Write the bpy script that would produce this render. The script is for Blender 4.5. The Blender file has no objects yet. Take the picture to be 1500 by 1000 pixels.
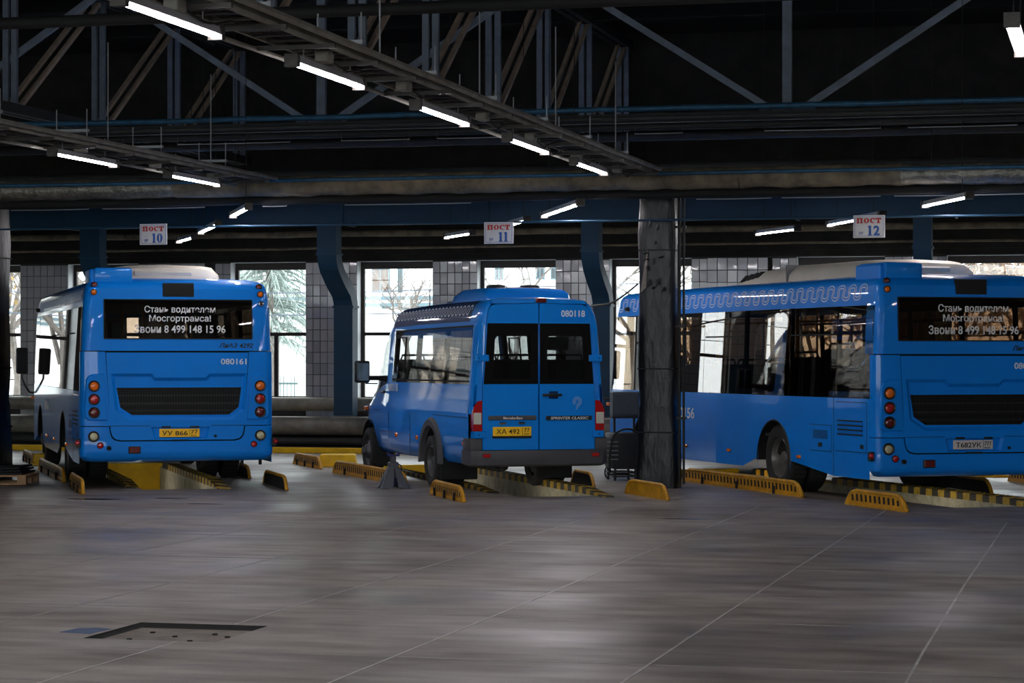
import bpy, bmesh, math, random
from mathutils import Vector, Matrix

random.seed(7)
SC = bpy.context.scene
COL = SC.collection
PI = math.pi
R = math.radians

# ------------------------------------------------------------------ camera, world, exposure
ALPHA = R(14.3)            # the camera looks this far to the left of the window wall's normal
CA, SA = math.cos(ALPHA), math.sin(ALPHA)
FPX, HOR, CAMH = 3500.0, 522.0, 1.72

cam = bpy.data.cameras.new('camera')
cam.sensor_width = 36.0
cam.lens = 36.0 * FPX / 1500.0
cam.shift_y = (HOR - 500.0) / 1500.0
cam.clip_end = 600
cam_o = bpy.data.objects.new('camera', cam)
cam_o.location = (0, 0, CAMH)
cam_o.rotation_euler = (R(90), 0, ALPHA)
COL.objects.link(cam_o)
SC.camera = cam_o

world = bpy.data.worlds.new('overcast_sky')
world.use_nodes = True
SC.world = world
bg = world.node_tree.nodes['Background']
bg.inputs['Color'].default_value = (0.92, 0.97, 1.0, 1)
bg.inputs['Strength'].default_value = 2.6
LAMP = 34.0                # emission strength of the LED battens
SC.view_settings.view_transform = 'Standard'
SC.view_settings.look = 'None'
SC.view_settings.gamma = 1.0
SC.view_settings.use_curve_mapping = False
SC.view_settings.exposure = 1.25
SC.cycles.use_denoising = True
SC.cycles.max_bounces = 8
SC.cycles.diffuse_bounces = 3
SC.cycles.glossy_bounces = 4
SC.cycles.transparent_max_bounces = 16
SC.cycles.transmission_bounces = 4
SC.cycles.sample_clamp_indirect = 6.0
SC.cycles.caustics_reflective = False
SC.cycles.caustics_refractive = False

def wxy(X, Y):             # metres right of / in front of the camera -> the hall's own axes
    return (X * CA - Y * SA, X * SA + Y * CA)
def ground(px, py):        # a floor point seen at px, py
    Y = CAMH * FPX / (py - HOR)
    return wxy((px - 750) / FPX * Y, Y)
def at_depth(px, py, Y):
    u, v = wxy((px - 750) / FPX * Y, Y)
    return Vector((u, v, CAMH + (HOR - py) / FPX * Y))
def on_v(px, v):           # u of a column px on a plane parallel to the window wall
    k = (px - 750) / FPX
    return v * (k * CA - SA) / (k * SA + CA)
def proj(p):
    X = p[0] * CA + p[1] * SA
    Y = -p[0] * SA + p[1] * CA
    return 750 + FPX * X / Y, HOR - (p[2] - CAMH) / Y * FPX, Y

# ------------------------------------------------------------------ materials
def lin(r, g, b):
    f = lambda c: (c / 255 / 12.92) if c / 255 <= 0.04045 else ((c / 255 + 0.055) / 1.055) ** 2.4
    return (f(r), f(g), f(b), 1)
MATS = {}
def mat(name, rgb, rough=0.5, metal=0.0, coat=0.0, noise=0.0, nscale=8.0, bump=0.0, bscale=40.0, rough_var=0.0, emit=None, stretch=None, spec=None):
    m = bpy.data.materials.new(name)
    m.use_nodes = True
    nt = m.node_tree
    b = nt.nodes['Principled BSDF']
    c = lin(*rgb)
    b.inputs['Base Color'].default_value = c
    b.inputs['Roughness'].default_value = rough
    b.inputs['Metallic'].default_value = metal
    if spec is not None: b.inputs['Specular IOR Level'].default_value = spec
    if coat:
        b.inputs['Coat Weight'].default_value = coat
        b.inputs['Coat Roughness'].default_value = 0.04
    if emit:
        b.inputs['Emission Color'].default_value = (*emit[0], 1)
        b.inputs['Emission Strength'].default_value = emit[1]
    if noise or bump or rough_var:
        tc = nt.nodes.new('ShaderNodeTexCoord')
        src = tc.outputs['Object']
        if stretch:
            mp = nt.nodes.new('ShaderNodeMapping')
            mp.inputs['Scale'].default_value = stretch
            nt.links.new(src, mp.inputs['Vector']); src = mp.outputs['Vector']
        n = nt.nodes.new('ShaderNodeTexNoise')
        n.inputs['Scale'].default_value = nscale
        n.inputs['Detail'].default_value = 6
        n.inputs['Roughness'].default_value = 0.62
        nt.links.new(src, n.inputs['Vector'])
        if noise:
            ramp = nt.nodes.new('ShaderNodeValToRGB')
            ramp.color_ramp.elements[0].position = 0.32
            ramp.color_ramp.elements[1].position = 0.68
            ramp.color_ramp.elements[0].color = tuple(x * (1 - noise) for x in c[:3]) + (1,)
            ramp.color_ramp.elements[1].color = tuple(min(1, x * (1 + noise)) for x in c[:3]) + (1,)
            nt.links.new(n.outputs['Fac'], ramp.inputs['Fac'])
            nt.links.new(ramp.outputs['Color'], b.inputs['Base Color'])
        if rough_var:
            mr = nt.nodes.new('ShaderNodeMapRange')
            mr.inputs['To Min'].default_value = max(0.02, rough - rough_var)
            mr.inputs['To Max'].default_value = min(1, rough + rough_var)
            nt.links.new(n.outputs['Fac'], mr.inputs['Value'])
            nt.links.new(mr.outputs['Result'], b.inputs['Roughness'])
        if bump:
            n2 = nt.nodes.new('ShaderNodeTexNoise')
            n2.inputs['Scale'].default_value = bscale
            n2.inputs['Detail'].default_value = 4
            nt.links.new(src, n2.inputs['Vector'])
            bp = nt.nodes.new('ShaderNodeBump')
            bp.inputs['Strength'].default_value = bump
            bp.inputs['Distance'].default_value = 0.02
            nt.links.new(n2.outputs['Fac'], bp.inputs['Height'])
            nt.links.new(bp.outputs['Normal'], b.inputs['Normal'])
    MATS[name] = m
    return m
def glass(name, tint, reflect=0.06, rough=0.0):
    m = bpy.data.materials.new(name)
    m.use_nodes = True
    nt = m.node_tree
    nt.nodes.clear()
    out = nt.nodes.new('ShaderNodeOutputMaterial')
    tr = nt.nodes.new('ShaderNodeBsdfTransparent'); tr.inputs['Color'].default_value = (*tint, 1)
    gl = nt.nodes.new('ShaderNodeBsdfGlossy'); gl.inputs['Roughness'].default_value = rough
    fr = nt.nodes.new('ShaderNodeFresnel'); fr.inputs['IOR'].default_value = 1.5
    ge = nt.nodes.new('ShaderNodeNewGeometry')
    io = nt.nodes.new('ShaderNodeMapRange'); io.inputs['To Min'].default_value = 1.5; io.inputs['To Max'].default_value = 1/1.5
    nt.links.new(ge.outputs['Backfacing'], io.inputs['Value']); nt.links.new(io.outputs['Result'], fr.inputs['IOR'])
    ad = nt.nodes.new('ShaderNodeMath'); ad.operation = 'ADD'; ad.use_clamp = True
    ad.inputs[1].default_value = reflect - 0.04
    mx = nt.nodes.new('ShaderNodeMixShader')
    nt.links.new(fr.outputs[0], ad.inputs[0])
    nt.links.new(ad.outputs[0], mx.inputs[0])
    nt.links.new(tr.outputs[0], mx.inputs[1]); nt.links.new(gl.outputs[0], mx.inputs[2])
    nt.links.new(mx.outputs[0], out.inputs[0])
    MATS[name] = m
    return m
def stripes(name, c1, c2, period, axis='Y', lean=0.0, noise=0.25):
    m = mat(name, c1, 0.7)
    nt = m.node_tree; b = nt.nodes['Principled BSDF']
    tc = nt.nodes.new('ShaderNodeTexCoord')
    sp = nt.nodes.new('ShaderNodeSeparateXYZ'); nt.links.new(tc.outputs['Object'], sp.inputs[0])
    a = nt.nodes.new('ShaderNodeMath'); a.operation = 'MULTIPLY_ADD'
    nt.links.new(sp.outputs['X'], a.inputs[0]); a.inputs[1].default_value = lean
    nt.links.new(sp.outputs[axis], a.inputs[2])
    d = nt.nodes.new('ShaderNodeMath'); d.operation = 'DIVIDE'; d.inputs[1].default_value = period
    nt.links.new(a.outputs[0], d.inputs[0])
    f = nt.nodes.new('ShaderNodeMath'); f.operation = 'FRACT'; nt.links.new(d.outputs[0], f.inputs[0])
    g = nt.nodes.new('ShaderNodeMath'); g.operation = 'GREATER_THAN'; g.inputs[1].default_value = 0.5
    nt.links.new(f.outputs[0], g.inputs[0])
    mx = nt.nodes.new('ShaderNodeMix'); mx.data_type = 'RGBA'
    nt.links.new(g.outputs[0], mx.inputs['Factor'])
    mx.inputs['A'].default_value = lin(*c1); mx.inputs['B'].default_value = lin(*c2)
    n = nt.nodes.new('ShaderNodeTexNoise'); n.inputs['Scale'].default_value = 9; n.inputs['Detail'].default_value = 6
    nt.links.new(tc.outputs['Object'], n.inputs['Vector'])
    mr = nt.nodes.new('ShaderNodeMapRange'); mr.inputs['From Min'].default_value = 0.35; mr.inputs['From Max'].default_value = 0.7
    mr.inputs['To Min'].default_value = 1.1; mr.inputs['To Max'].default_value = 1.1 - 2 * noise
    nt.links.new(n.outputs['Fac'], mr.inputs['Value'])
    m2 = nt.nodes.new('ShaderNodeMix'); m2.data_type = 'RGBA'; m2.blend_type = 'MULTIPLY'; m2.inputs['Factor'].default_value = 1
    nt.links.new(mx.outputs['Result'], m2.inputs['A']); nt.links.new(mr.outputs['Result'], m2.inputs['B'])
    nt.links.new(m2.outputs['Result'], b.inputs['Base Color'])
    return m

mat('bus_blue', (0, 128, 228), 0.45, coat=0.6, noise=0.05, nscale=1.5, spec=0.15)
mat('bus_blue_light', (0, 128, 224), 0.45, coat=0.4, spec=0.15)
mat('van_blue', (0, 130, 226), 0.45, spec=0.15, coat=0.8, noise=0.04, nscale=1.5)
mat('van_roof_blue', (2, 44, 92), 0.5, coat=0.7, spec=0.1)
mat('gap_black', (5, 5, 6), 0.8)
mat('black_trim', (16, 16, 18), 0.45)
mat('rubber', (24, 24, 25), 0.85, noise=0.2)
mat('tyre', (38, 37, 36), 0.85, noise=0.25, nscale=12)
mat('rim_steel', (120, 116, 112), 0.4, metal=0.5, noise=0.25)
mat('rim_grey', (92, 92, 94), 0.5, metal=0.4, noise=0.3)
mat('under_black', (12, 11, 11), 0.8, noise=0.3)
mat('bumper_grey', (72, 72, 76), 0.7, noise=0.1, nscale=3)
mat('white_paint', (225, 226, 228), 0.5)
mat('decal_white', (190, 200, 215), 0.5)
mat('decal_pale', (150, 180, 214), 0.5)
mat('lens_red', (170, 12, 18), 0.2, coat=1.0)
mat('lens_dark_red', (96, 14, 18), 0.2, coat=1.0)
mat('lens_amber', (236, 110, 10), 0.2, coat=1.0)
mat('lens_clear', (205, 202, 190), 0.15, coat=1.0)
mat('lens_cream', (190, 186, 150), 0.2, coat=1.0)
mat('chrome', (200, 200, 205), 0.15, metal=1.0)
mat('plate_yellow', (255, 200, 24), 0.5)
mat('plate_white', (205, 200, 195), 0.5)
mat('plate_black', (18, 16, 14), 0.6)
mat('aircon_white', (196, 190, 178), 0.5, noise=0.08, nscale=3)
mat('seat_dark', (28, 30, 40), 0.8)
mat('seat_blue', (24, 40, 74), 0.8)
mat('interior_grey', (110, 110, 112), 0.7)
mat('interior_dark', (40, 40, 42), 0.8)
mat('pole_yellow', (190, 140, 30), 0.4)
glass('bus_glass', (0.58, 0.51, 0.44), 0.07)
glass('rear_glass', (0.42, 0.35, 0.29), 0.045)
glass('van_glass', (0.56, 0.58, 0.58), 0.06)
glass('pane_glass', (0.96, 0.98, 0.98), 0.05)
mat('frit_black', (8, 8, 9), 0.08, coat=1.0)
mat('mirror_glass', (70, 80, 90), 0.15, metal=1.0)
mat('guide_yellow', (188, 134, 16), 0.55, noise=0.3, nscale=7, bump=0.15)
mat('guide_dirty', (96, 78, 36), 0.6, noise=0.55, nscale=6, bump=0.2)
mat('pit_yellow', (246, 190, 14), 0.6, noise=0.2, nscale=4)
mat('pit_concrete', (170, 164, 142), 0.8, noise=0.3, nscale=6, bump=0.2)
stripes('kerb_stripes', (180, 146, 46), (62, 58, 50), 0.32, 'Y', 0.8)
stripes('kerb_stripes_bold', (225, 165, 20), (18, 18, 18), 0.3, 'Y', 0.8, 0.12)
mat('jack_grey', (82, 84, 90), 0.5, metal=0.3, noise=0.15, nscale=14)
mat('jack_blue', (18, 30, 86), 0.5)
mat('column_black', (17, 18, 22), 0.36, spec=0.35, noise=0.4, nscale=7, bump=0.7, bscale=11, rough_var=0.2, stretch=(1.4, 1.4, 0.45))
mat('steel_blue_grey', (100, 110, 126), 0.6, noise=0.22, nscale=5)
mat('steel_dark', (26, 27, 30), 0.7, noise=0.3, nscale=5)
mat('steel_tan', (176, 156, 138), 0.65, noise=0.2, nscale=6)
mat('pipe_blue', (30, 82, 112), 0.5, noise=0.35, nscale=9)
mat('pipe_insulation', (116, 104, 84), 0.75, noise=0.45, nscale=5, bump=0.7, bscale=9)
mat('pipe_foil', (128, 124, 114), 0.35, metal=0.5, noise=0.4, nscale=9, bump=0.8, bscale=22)
mat('pipe_grey', (140, 136, 126), 0.55, metal=0.2, noise=0.3, nscale=4)
mat('pipe_dark', (50, 50, 50), 0.65, noise=0.3, nscale=4)
mat('duct_blue', (2, 54, 80), 0.65, noise=0.12, nscale=3)
mat('conduit', (150, 152, 156), 0.5, metal=0.3)
mat('rack_metal', (62, 58, 55), 0.5, metal=0.5, noise=0.35, nscale=10)
mat('cable_black', (22, 21, 21), 0.6)
mat('tile', (176, 176, 180), 0.28, coat=0.4, noise=0.05, nscale=2)
mat('tile_b', (160, 161, 166), 0.28, coat=0.4)
mat('tile_c', (190, 189, 190), 0.26, coat=0.4)
mat('grout', (62, 60, 60), 0.9, noise=0.2)
mat('wall_upper', (36, 33, 30), 0.9, noise=0.45, nscale=3, bump=0.4)
mat('wall_plain', (88, 86, 84), 0.85, noise=0.25, nscale=2)
mat('reveal_white', (205, 208, 210), 0.75, noise=0.1, nscale=5)
mat('frame_dark', (48, 40, 38), 0.6, noise=0.2)
mat('ceiling_dark', (6, 6, 7), 0.9, noise=0.3, nscale=1)
mat('pit_tube', (255, 255, 255), 0.5, emit=((1.0, 0.93, 0.8), 5.0))
mat('lamp_body', (170, 172, 176), 0.45)
mat('lamp_tube', (255, 255, 255), 0.5, emit=((1.0, 0.94, 0.965), LAMP))
mat('sign_white', (208, 206, 206), 0.5, noise=0.08, nscale=5)
mat('sign_red', (196, 52, 50), 0.6)
mat('sign_blue', (30, 84, 160), 0.6)
mat('pallet_wood', (176, 140, 104), 0.8, noise=0.25, nscale=9)
mat('machine_dark', (36, 38, 42), 0.5, noise=0.2)
mat('machine_grey', (70, 80, 88), 0.5, noise=0.12)
mat('cabinet_navy', (20, 26, 38), 0.5, noise=0.2)
mat('joint_pale', (176, 175, 172), 0.45, noise=0.3, nscale=3)
mat('joint_faint', (142, 139, 136), 0.45, noise=0.35, nscale=2)
mat('cover_plate', (120, 112, 104), 0.7, noise=0.3, nscale=6, bump=0.2)
mat('rust_dark', (14, 11, 9), 0.8, noise=0.3)
mat('blue_mark', (60, 84, 120), 0.7, noise=0.4, nscale=9)
mat('oil', (16, 14, 13), 0.15)
mat('ground_out', (176, 178, 176), 0.9, noise=0.1, nscale=0.6)
mat('facade_white', (232, 230, 226), 0.9, noise=0.04)
mat('facade_trim', (96, 116, 124), 0.8)
mat('board_brown', (84, 66, 54), 0.9)
mat('spruce', (150, 162, 156), 0.9, noise=0.3)
mat('bark', (112, 104, 98), 0.9, noise=0.3)
mat('leaf_yellow', (160, 134, 84), 0.9, noise=0.4, nscale=2)
mat('leaf_brown', (140, 116, 96), 0.9, noise=0.5, nscale=2)
mat('fence_green', (70, 92, 92), 0.8)
mat('red_cloth', (220, 60, 36), 0.7)

def floor_material():
    m = mat('floor_concrete', (112, 109, 106), 0.5)
    nt = m.node_tree; b = nt.nodes['Principled BSDF']
    tc = nt.nodes.new('ShaderNodeTexCoord')
    def noise(scale, detail, st=None, rough=0.6):
        src = tc.outputs['Object']
        if st:
            mp = nt.nodes.new('ShaderNodeMapping'); mp.inputs['Scale'].default_value = st
            nt.links.new(src, mp.inputs['Vector']); src = mp.outputs['Vector']
        n = nt.nodes.new('ShaderNodeTexNoise'); n.inputs['Scale'].default_value = scale
        n.inputs['Detail'].default_value = detail; n.inputs['Roughness'].default_value = rough
        nt.links.new(src, n.inputs['Vector'])
        return n.outputs['Fac']
    a = noise(0.35, 8, (1.0, 1.6, 1)); c = noise(2.2, 5, (0.6, 1.8, 1), 0.5); d = noise(60, 3)
    r = nt.nodes.new('ShaderNodeValToRGB')
    r.color_ramp.elements[0].position = 0.36; r.color_ramp.elements[0].color = lin(88, 79, 72)
    r.color_ramp.elements[1].position = 0.64; r.color_ramp.elements[1].color = lin(154, 146, 138)
    mx = nt.nodes.new('ShaderNodeMath'); mx.operation = 'MULTIPLY_ADD'; mx.inputs[1].default_value = 0.55
    nt.links.new(c, mx.inputs[0])
    m2 = nt.nodes.new('ShaderNodeMath'); m2.operation = 'MULTIPLY'; m2.inputs[1].default_value = 0.45
    nt.links.new(a, m2.inputs[0]); nt.links.new(m2.outputs[0], mx.inputs[2])
    m3 = nt.nodes.new('ShaderNodeMath'); m3.operation = 'MULTIPLY_ADD'; m3.inputs[1].default_value = 0.16
    nt.links.new(d, m3.inputs[0]); nt.links.new(mx.outputs[0], m3.inputs[2])
    m4 = nt.nodes.new('ShaderNodeMath'); m4.operation = 'SUBTRACT'; m4.inputs[1].default_value = 0.08
    nt.links.new(m3.outputs[0], m4.inputs[0])
    nt.links.new(m4.outputs[0], r.inputs['Fac'])
    nt.links.new(r.outputs['Color'], b.inputs['Base Color'])
    e = noise(0.5, 2)
    mr = nt.nodes.new('ShaderNodeMapRange'); mr.inputs['From Min'].default_value = 0.35; mr.inputs['From Max'].default_value = 0.65
    mr.inputs['To Min'].default_value = 0.32; mr.inputs['To Max'].default_value = 0.58
    nt.links.new(e, mr.inputs['Value']); nt.links.new(mr.outputs['Result'], b.inputs['Roughness'])
    bp = nt.nodes.new('ShaderNodeBump'); bp.inputs['Strength'].default_value = 0.05; bp.inputs['Distance'].default_value = 0.01
    nt.links.new(c, bp.inputs['Height']); nt.links.new(bp.outputs['Normal'], b.inputs['Normal'])
floor_material()

# ------------------------------------------------------------------ mesh helpers
class MB:
    def __init__(s):
        s.v = []; s.f = []
    def add(s, vs, fs):
        o = len(s.v)
        s.v += [tuple(p) for p in vs]
        s.f += [tuple(i + o for i in f) for f in fs]
        return s
    def box(s, x0, x1, y0, y1, z0, z1):
        return s.add([(x0,y0,z0),(x1,y0,z0),(x1,y1,z0),(x0,y1,z0),(x0,y0,z1),(x1,y0,z1),(x1,y1,z1),(x0,y1,z1)],
                     [(0,3,2,1),(4,5,6,7),(0,1,5,4),(1,2,6,5),(2,3,7,6),(3,0,4,7)])
    def rbox(s, x0, x1, y0, y1, z0, z1, r=0.02, seg=2):
        bm = bmesh.new()
        bmesh.ops.create_cube(bm, size=1)
        for v in bm.verts:
            v.co = Vector(((x0+x1)/2 + v.co.x*(x1-x0), (y0+y1)/2 + v.co.y*(y1-y0), (z0+z1)/2 + v.co.z*(z1-z0)))
        bmesh.ops.bevel(bm, geom=list(bm.edges), offset=r, segments=seg, profile=0.5, affect='EDGES')
        return s.frombm(bm)
    def frombm(s, bm):
        bm.verts.ensure_lookup_table(); bm.verts.index_update()
        s.add([v.co[:] for v in bm.verts], [[v.index for v in f.verts] for f in bm.faces])
        bm.free()
        return s
    def cyl(s, p0, p1, r, n=12, r2=None, caps=True):
        p0 = Vector(p0); p1 = Vector(p1); d = (p1 - p0).normalized()
        a = d.orthogonal().normalized(); b = d.cross(a)
        r2 = r if r2 is None else r2
        vs = []
        for p, q in ((p0, r), (p1, r2)):
            for i in range(n):
                t = 2*PI*i/n
                vs.append(p + a*(q*math.cos(t)) + b*(q*math.sin(t)))
        fs = [(i, (i+1) % n, n+(i+1) % n, n+i) for i in range(n)]
        if caps: fs += [tuple(range(n-1, -1, -1)), tuple(range(n, 2*n))]
        return s.add(vs, fs)
    def tube(s, pts, r, n=8, closed=False):
        pts = [Vector(p) for p in pts]; m = len(pts)
        vs = []; prev = None
        for i, p in enumerate(pts):
            q0 = pts[i-1] if (i or closed) else p
            q1 = pts[(i+1) % m] if (i < m-1 or closed) else p
            d = (q1 - q0).normalized()
            a = d.orthogonal().normalized() if prev is None else (prev - d*prev.dot(d)).normalized()
            prev = a; b = d.cross(a)
            rr = r[i] if isinstance(r, (list, tuple)) else r
            for k in range(n):
                t = 2*PI*k/n
                vs.append(p + a*(rr*math.cos(t)) + b*(rr*math.sin(t)))
        fs = []
        for i in range(m if closed else m-1):
            j = (i+1) % m
            for k in range(n):
                fs.append((i*n+k, i*n+(k+1) % n, j*n+(k+1) % n, j*n+k))
        if not closed: fs += [tuple(range(n-1, -1, -1)), tuple(range((m-1)*n, m*n))]
        return s.add(vs, fs)
    def bar(s, p0, p1, w, h, up=(0,0,1)):
        p0 = Vector(p0); p1 = Vector(p1); d = (p1-p0).normalized()
        sx = d.cross(Vector(up)).normalized(); sy = sx.cross(d)
        vs = []
        for p in (p0, p1):
            for a, b in ((-1,-1),(1,-1),(1,1),(-1,1)):
                vs.append(p + sx*(a*w/2) + sy*(b*h/2))
        return s.add(vs, [(0,1,2,3),(7,6,5,4),(0,4,5,1),(1,5,6,2),(2,6,7,3),(3,7,4,0)])
    def lathe(s, prof, c, axis='x', n=28):
        c = Vector(c); vs = []
        for (o, r) in prof:
            for i in range(n):
                t = 2*PI*i/n; a = r*math.cos(t); b = r*math.sin(t)
                vs.append(c + Vector({'x': (o, a, b), 'y': (a, o, b), 'z': (a, b, o)}[axis]))
        fs = []
        for k in range(len(prof)-1):
            for i in range(n):
                fs.append((k*n+i, k*n+(i+1) % n, (k+1)*n+(i+1) % n, (k+1)*n+i))
        return s.add(vs, fs)
    def disc(s, c, r, axis='y', n=20):
        c = Vector(c)
        vs = [c + Vector({'x': (0, r*math.cos(2*PI*i/n), r*math.sin(2*PI*i/n)), 'y': (r*math.cos(2*PI*i/n), 0, r*math.sin(2*PI*i/n)), 'z': (r*math.cos(2*PI*i/n), r*math.sin(2*PI*i/n), 0)}[axis]) for i in range(n)]
        return s.add(vs, [tuple(range(n))])
    def prism(s, poly, m, d0, d1):
        # poly: 2D outline; m(a, b, d) -> 3D point
        n = len(poly)
        vs = [m(a, b, d0) for a, b in poly] + [m(a, b, d1) for a, b in poly]
        fs = [tuple(range(n)), tuple(range(2*n-1, n-1, -1))] + [(i, i+n, (i+1) % n+n, (i+1) % n) for i in range(n)]
        return s.add(vs, fs)
    def grid(s, rows, closed=False, skip=None):
        o = len(s.v); n = len(rows[0])
        for r in rows: s.v += [tuple(p) for p in r]
        for i in range(len(rows)-1):
            for j in range(n if closed else n-1):
                if skip and skip(i, j): continue
                k = (j+1) % n
                s.f.append((o+i*n+j, o+i*n+k, o+(i+1)*n+k, o+(i+1)*n+j))
        return s
    def fill(s, outer, holes, m, d):
        bm = bmesh.new(); edges = []
        for loop in [outer] + holes:
            vs = [bm.verts.new(m(a, b, d)) for a, b in loop]
            for i in range(len(vs)): edges.append(bm.edges.new((vs[i], vs[(i+1) % len(vs)])))
        bmesh.ops.triangle_fill(bm, use_beauty=True, use_dissolve=False, edges=edges)
        return s.frombm(bm)
    def mesh(s, name, material=None, smooth=35):
        me = bpy.data.meshes.new(name)
        me.from_pydata(s.v, [], s.f)
        bm = bmesh.new(); bm.from_mesh(me)
        bmesh.ops.remove_doubles(bm, verts=bm.verts, dist=1e-5)
        bmesh.ops.recalc_face_normals(bm, faces=bm.faces)
        bm.to_mesh(me); bm.free()
        if smooth:
            me.polygons.foreach_set('use_smooth', [True]*len(me.polygons))
            me.set_sharp_from_angle(angle=R(smooth))
        if material: me.materials.append(MATS[material])
        me.update()
        return me
    def build(s, name, material, parent=None, smooth=35):
        return link(name, s.mesh(name, material, smooth), parent)

def link(name, data, parent=None):
    o = bpy.data.objects.new(name, data)
    COL.objects.link(o)
    if parent: o.parent = parent
    return o
def tag(o, label=None, cat=None, group=None, kind=None):
    if label: o['label'] = label
    if cat: o['category'] = cat
    if group: o['group'] = group
    if kind: o['kind'] = kind
    return o
def empty(name, loc, rz=0.0, label=None, cat=None, group=None):
    o = bpy.data.objects.new(name, None)
    o.empty_display_size = 0.2
    o.location = loc; o.rotation_euler = (0, 0, rz)
    COL.objects.link(o)
    return tag(o, label, cat, group)
def part(name, m, parent, fn, smooth=35):
    b = MB(); fn(b)
    return b.build(name, m, parent, smooth)
def copy_tree(o, parent=None):
    c = o.copy(); COL.objects.link(c); c.parent = parent
    for ch in o.children: copy_tree(ch, c)
    return c
REAR = Matrix(((1,0,0),(0,0,-1),(0,1,0)))          # text seen by someone standing behind a vehicle
LEFT = Matrix(((0,0,-1),(-1,0,0),(0,1,0)))         # text seen from a vehicle's left side
def text(s, name, material, parent, c, width=None, height=None, M=REAR, thick=0.0, shear=0.0, ext=0.002, spacing=1.0):
    cu = bpy.data.curves.new(name, 'FONT')
    cu.body = s; cu.size = 1.0; cu.extrude = 0.01; cu.offset = thick; cu.shear = shear; cu.space_character = spacing
    cu.resolution_u = 4
    t = bpy.data.objects.new('tmp', cu); COL.objects.link(t)
    dg = bpy.context.evaluated_depsgraph_get(); dg.update()
    me = bpy.data.meshes.new_from_object(t.evaluated_get(dg))
    bpy.data.objects.remove(t); bpy.data.curves.remove(cu)
    me.name = name
    xs = [v.co.x for v in me.vertices]; ys = [v.co.y for v in me.vertices]
    x0, x1, y0, y1 = min(xs), max(xs), min(ys), max(ys)
    sx = (width / (x1-x0)) if width else None
    sy = (height / (y1-y0)) if height else None
    sx = sx or sy; sy = sy or sx
    c = Vector(c)
    for v in me.vertices:
        p = Vector(((v.co.x-(x0+x1)/2)*sx, (v.co.y-(y0+y1)/2)*sy, v.co.z*ext/0.01))
        v.co = c + M @ p
    me.materials.clear(); me.materials.append(MATS[material])
    return link(name, me, parent)
def lerp_table(t):
    def f(x):
        if x <= t[0][0]: return t[0][1]
        for (a, b), (c, d) in zip(t, t[1:]):
            if x <= c: return b + (d-b)*(x-a)/(c-a)
        return t[-1][1]
    return f

# ------------------------------------------------------------------ the hall
U0, U1, V0, V1, ZC = -34.0, 13.0, -13.0, 41.5, 7.4
BAY10 = (-4.34, 31.02, R(15.0))
BAY11 = (0.332, 29.97, R(17.0))
BAY12 = (5.402, 28.08, R(17.5))
PITS = [  # origin, axis angle, x left, x right, y near, y far
    (BAY10[0], BAY10[1], R(15.0), -0.45, 0.50, -0.05, 6.3),
    (BAY11[0], BAY11[1], R(15.4), -0.42, 0.54, -0.62, 6.9),
    (BAY12[0], BAY12[1], R(17.5), -0.62, 0.22, -0.75, 7.6)]
def bay_point(bay, x, y):
    X, Y, t = bay[:3]
    return wxy(X + x*math.cos(t) - y*math.sin(t), Y + x*math.sin(t) + y*math.cos(t))

MAN = (-6.15, -5.28, 13.5, 14.4)     # the sunken cover in the floor
pit_outlines = []
for p in PITS:
    X, Y, t, xl, xr, yn, yf = p
    pit_outlines.append([bay_point(p, xl, yn), bay_point(p, xr, yn), bay_point(p, xr, yf), bay_point(p, xl, yf)])
man_outline = [(MAN[0], MAN[2]), (MAN[1], MAN[2]), (MAN[1], MAN[3]), (MAN[0], MAN[3])]
fb = MB()
fb.fill([(U0, V0), (U1, V0), (U1, V1+0.4), (U0, V1+0.4)], pit_outlines + [man_outline], lambda a, b, d: (a, b, d), 0.0)
floor = fb.build('floor', 'floor_concrete', None, 0)
tag(floor, 'worn grey concrete floor with pale joint lines', None, None, 'structure')
for i, (p, o) in enumerate(zip(PITS, pit_outlines)):
    w = MB()
    w.grid([[(a, b, 0) for a, b in o], [(a, b, -1.3) for a, b in o]], closed=True, skip=lambda r, j: j == 2)
    w.add([(a, b, -1.3) for a, b in o], [(0, 1, 2, 3)])
    w.build('pit_wall', 'pit_concrete', floor, 0)
    e = MB()
    q = [bay_point(p, p[3]-0.04, p[6]), bay_point(p, p[4]+0.04, p[6]), bay_point(p, p[4]+0.04, p[6]+0.12), bay_point(p, p[3]-0.04, p[6]+0.12)]
    e.prism(q, lambda a, b, d: (a, b, d), -1.3, 0.06)
    e.build('pit_end_wall', 'pit_yellow', floor, 0)
# sunken cover
w = MB()
w.grid([[(a, b, 0) for a, b in man_outline], [(a, b, -0.05) for a, b in man_outline]], closed=True)
w.build('recess_frame', 'rust_dark', floor, 0)
cv = MB(); cv.rbox(MAN[0]+0.012, MAN[1]-0.012, MAN[2]+0.005, MAN[3]-0.012, -0.07, -0.032, 0.006, 1)
cover = cv.build('cover_plate', 'cover_plate', floor)
for (a, b) in ((0.2, 0.25), (0.6, 0.25), (0.2, 0.62), (0.62, 0.62), (0.42, 0.45), (0.75, 0.5)):
    bo = MB(); bo.cyl((MAN[0]+a, MAN[2]+b, -0.033), (MAN[0]+a, MAN[2]+b, -0.024), 0.018, 8)
    bo.build('bolt', 'rust_dark', cover)
bmk = MB(); bmk.prism([(-6.42, 13.75), (-6.2, 13.72), (-6.17, 13.98), (-6.28, 14.04), (-6.40, 13.98)], lambda a, b, d: (a, b, d), 0, 0.002)
bmk.build('paint_mark', 'blue_mark', floor, 0)
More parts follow.
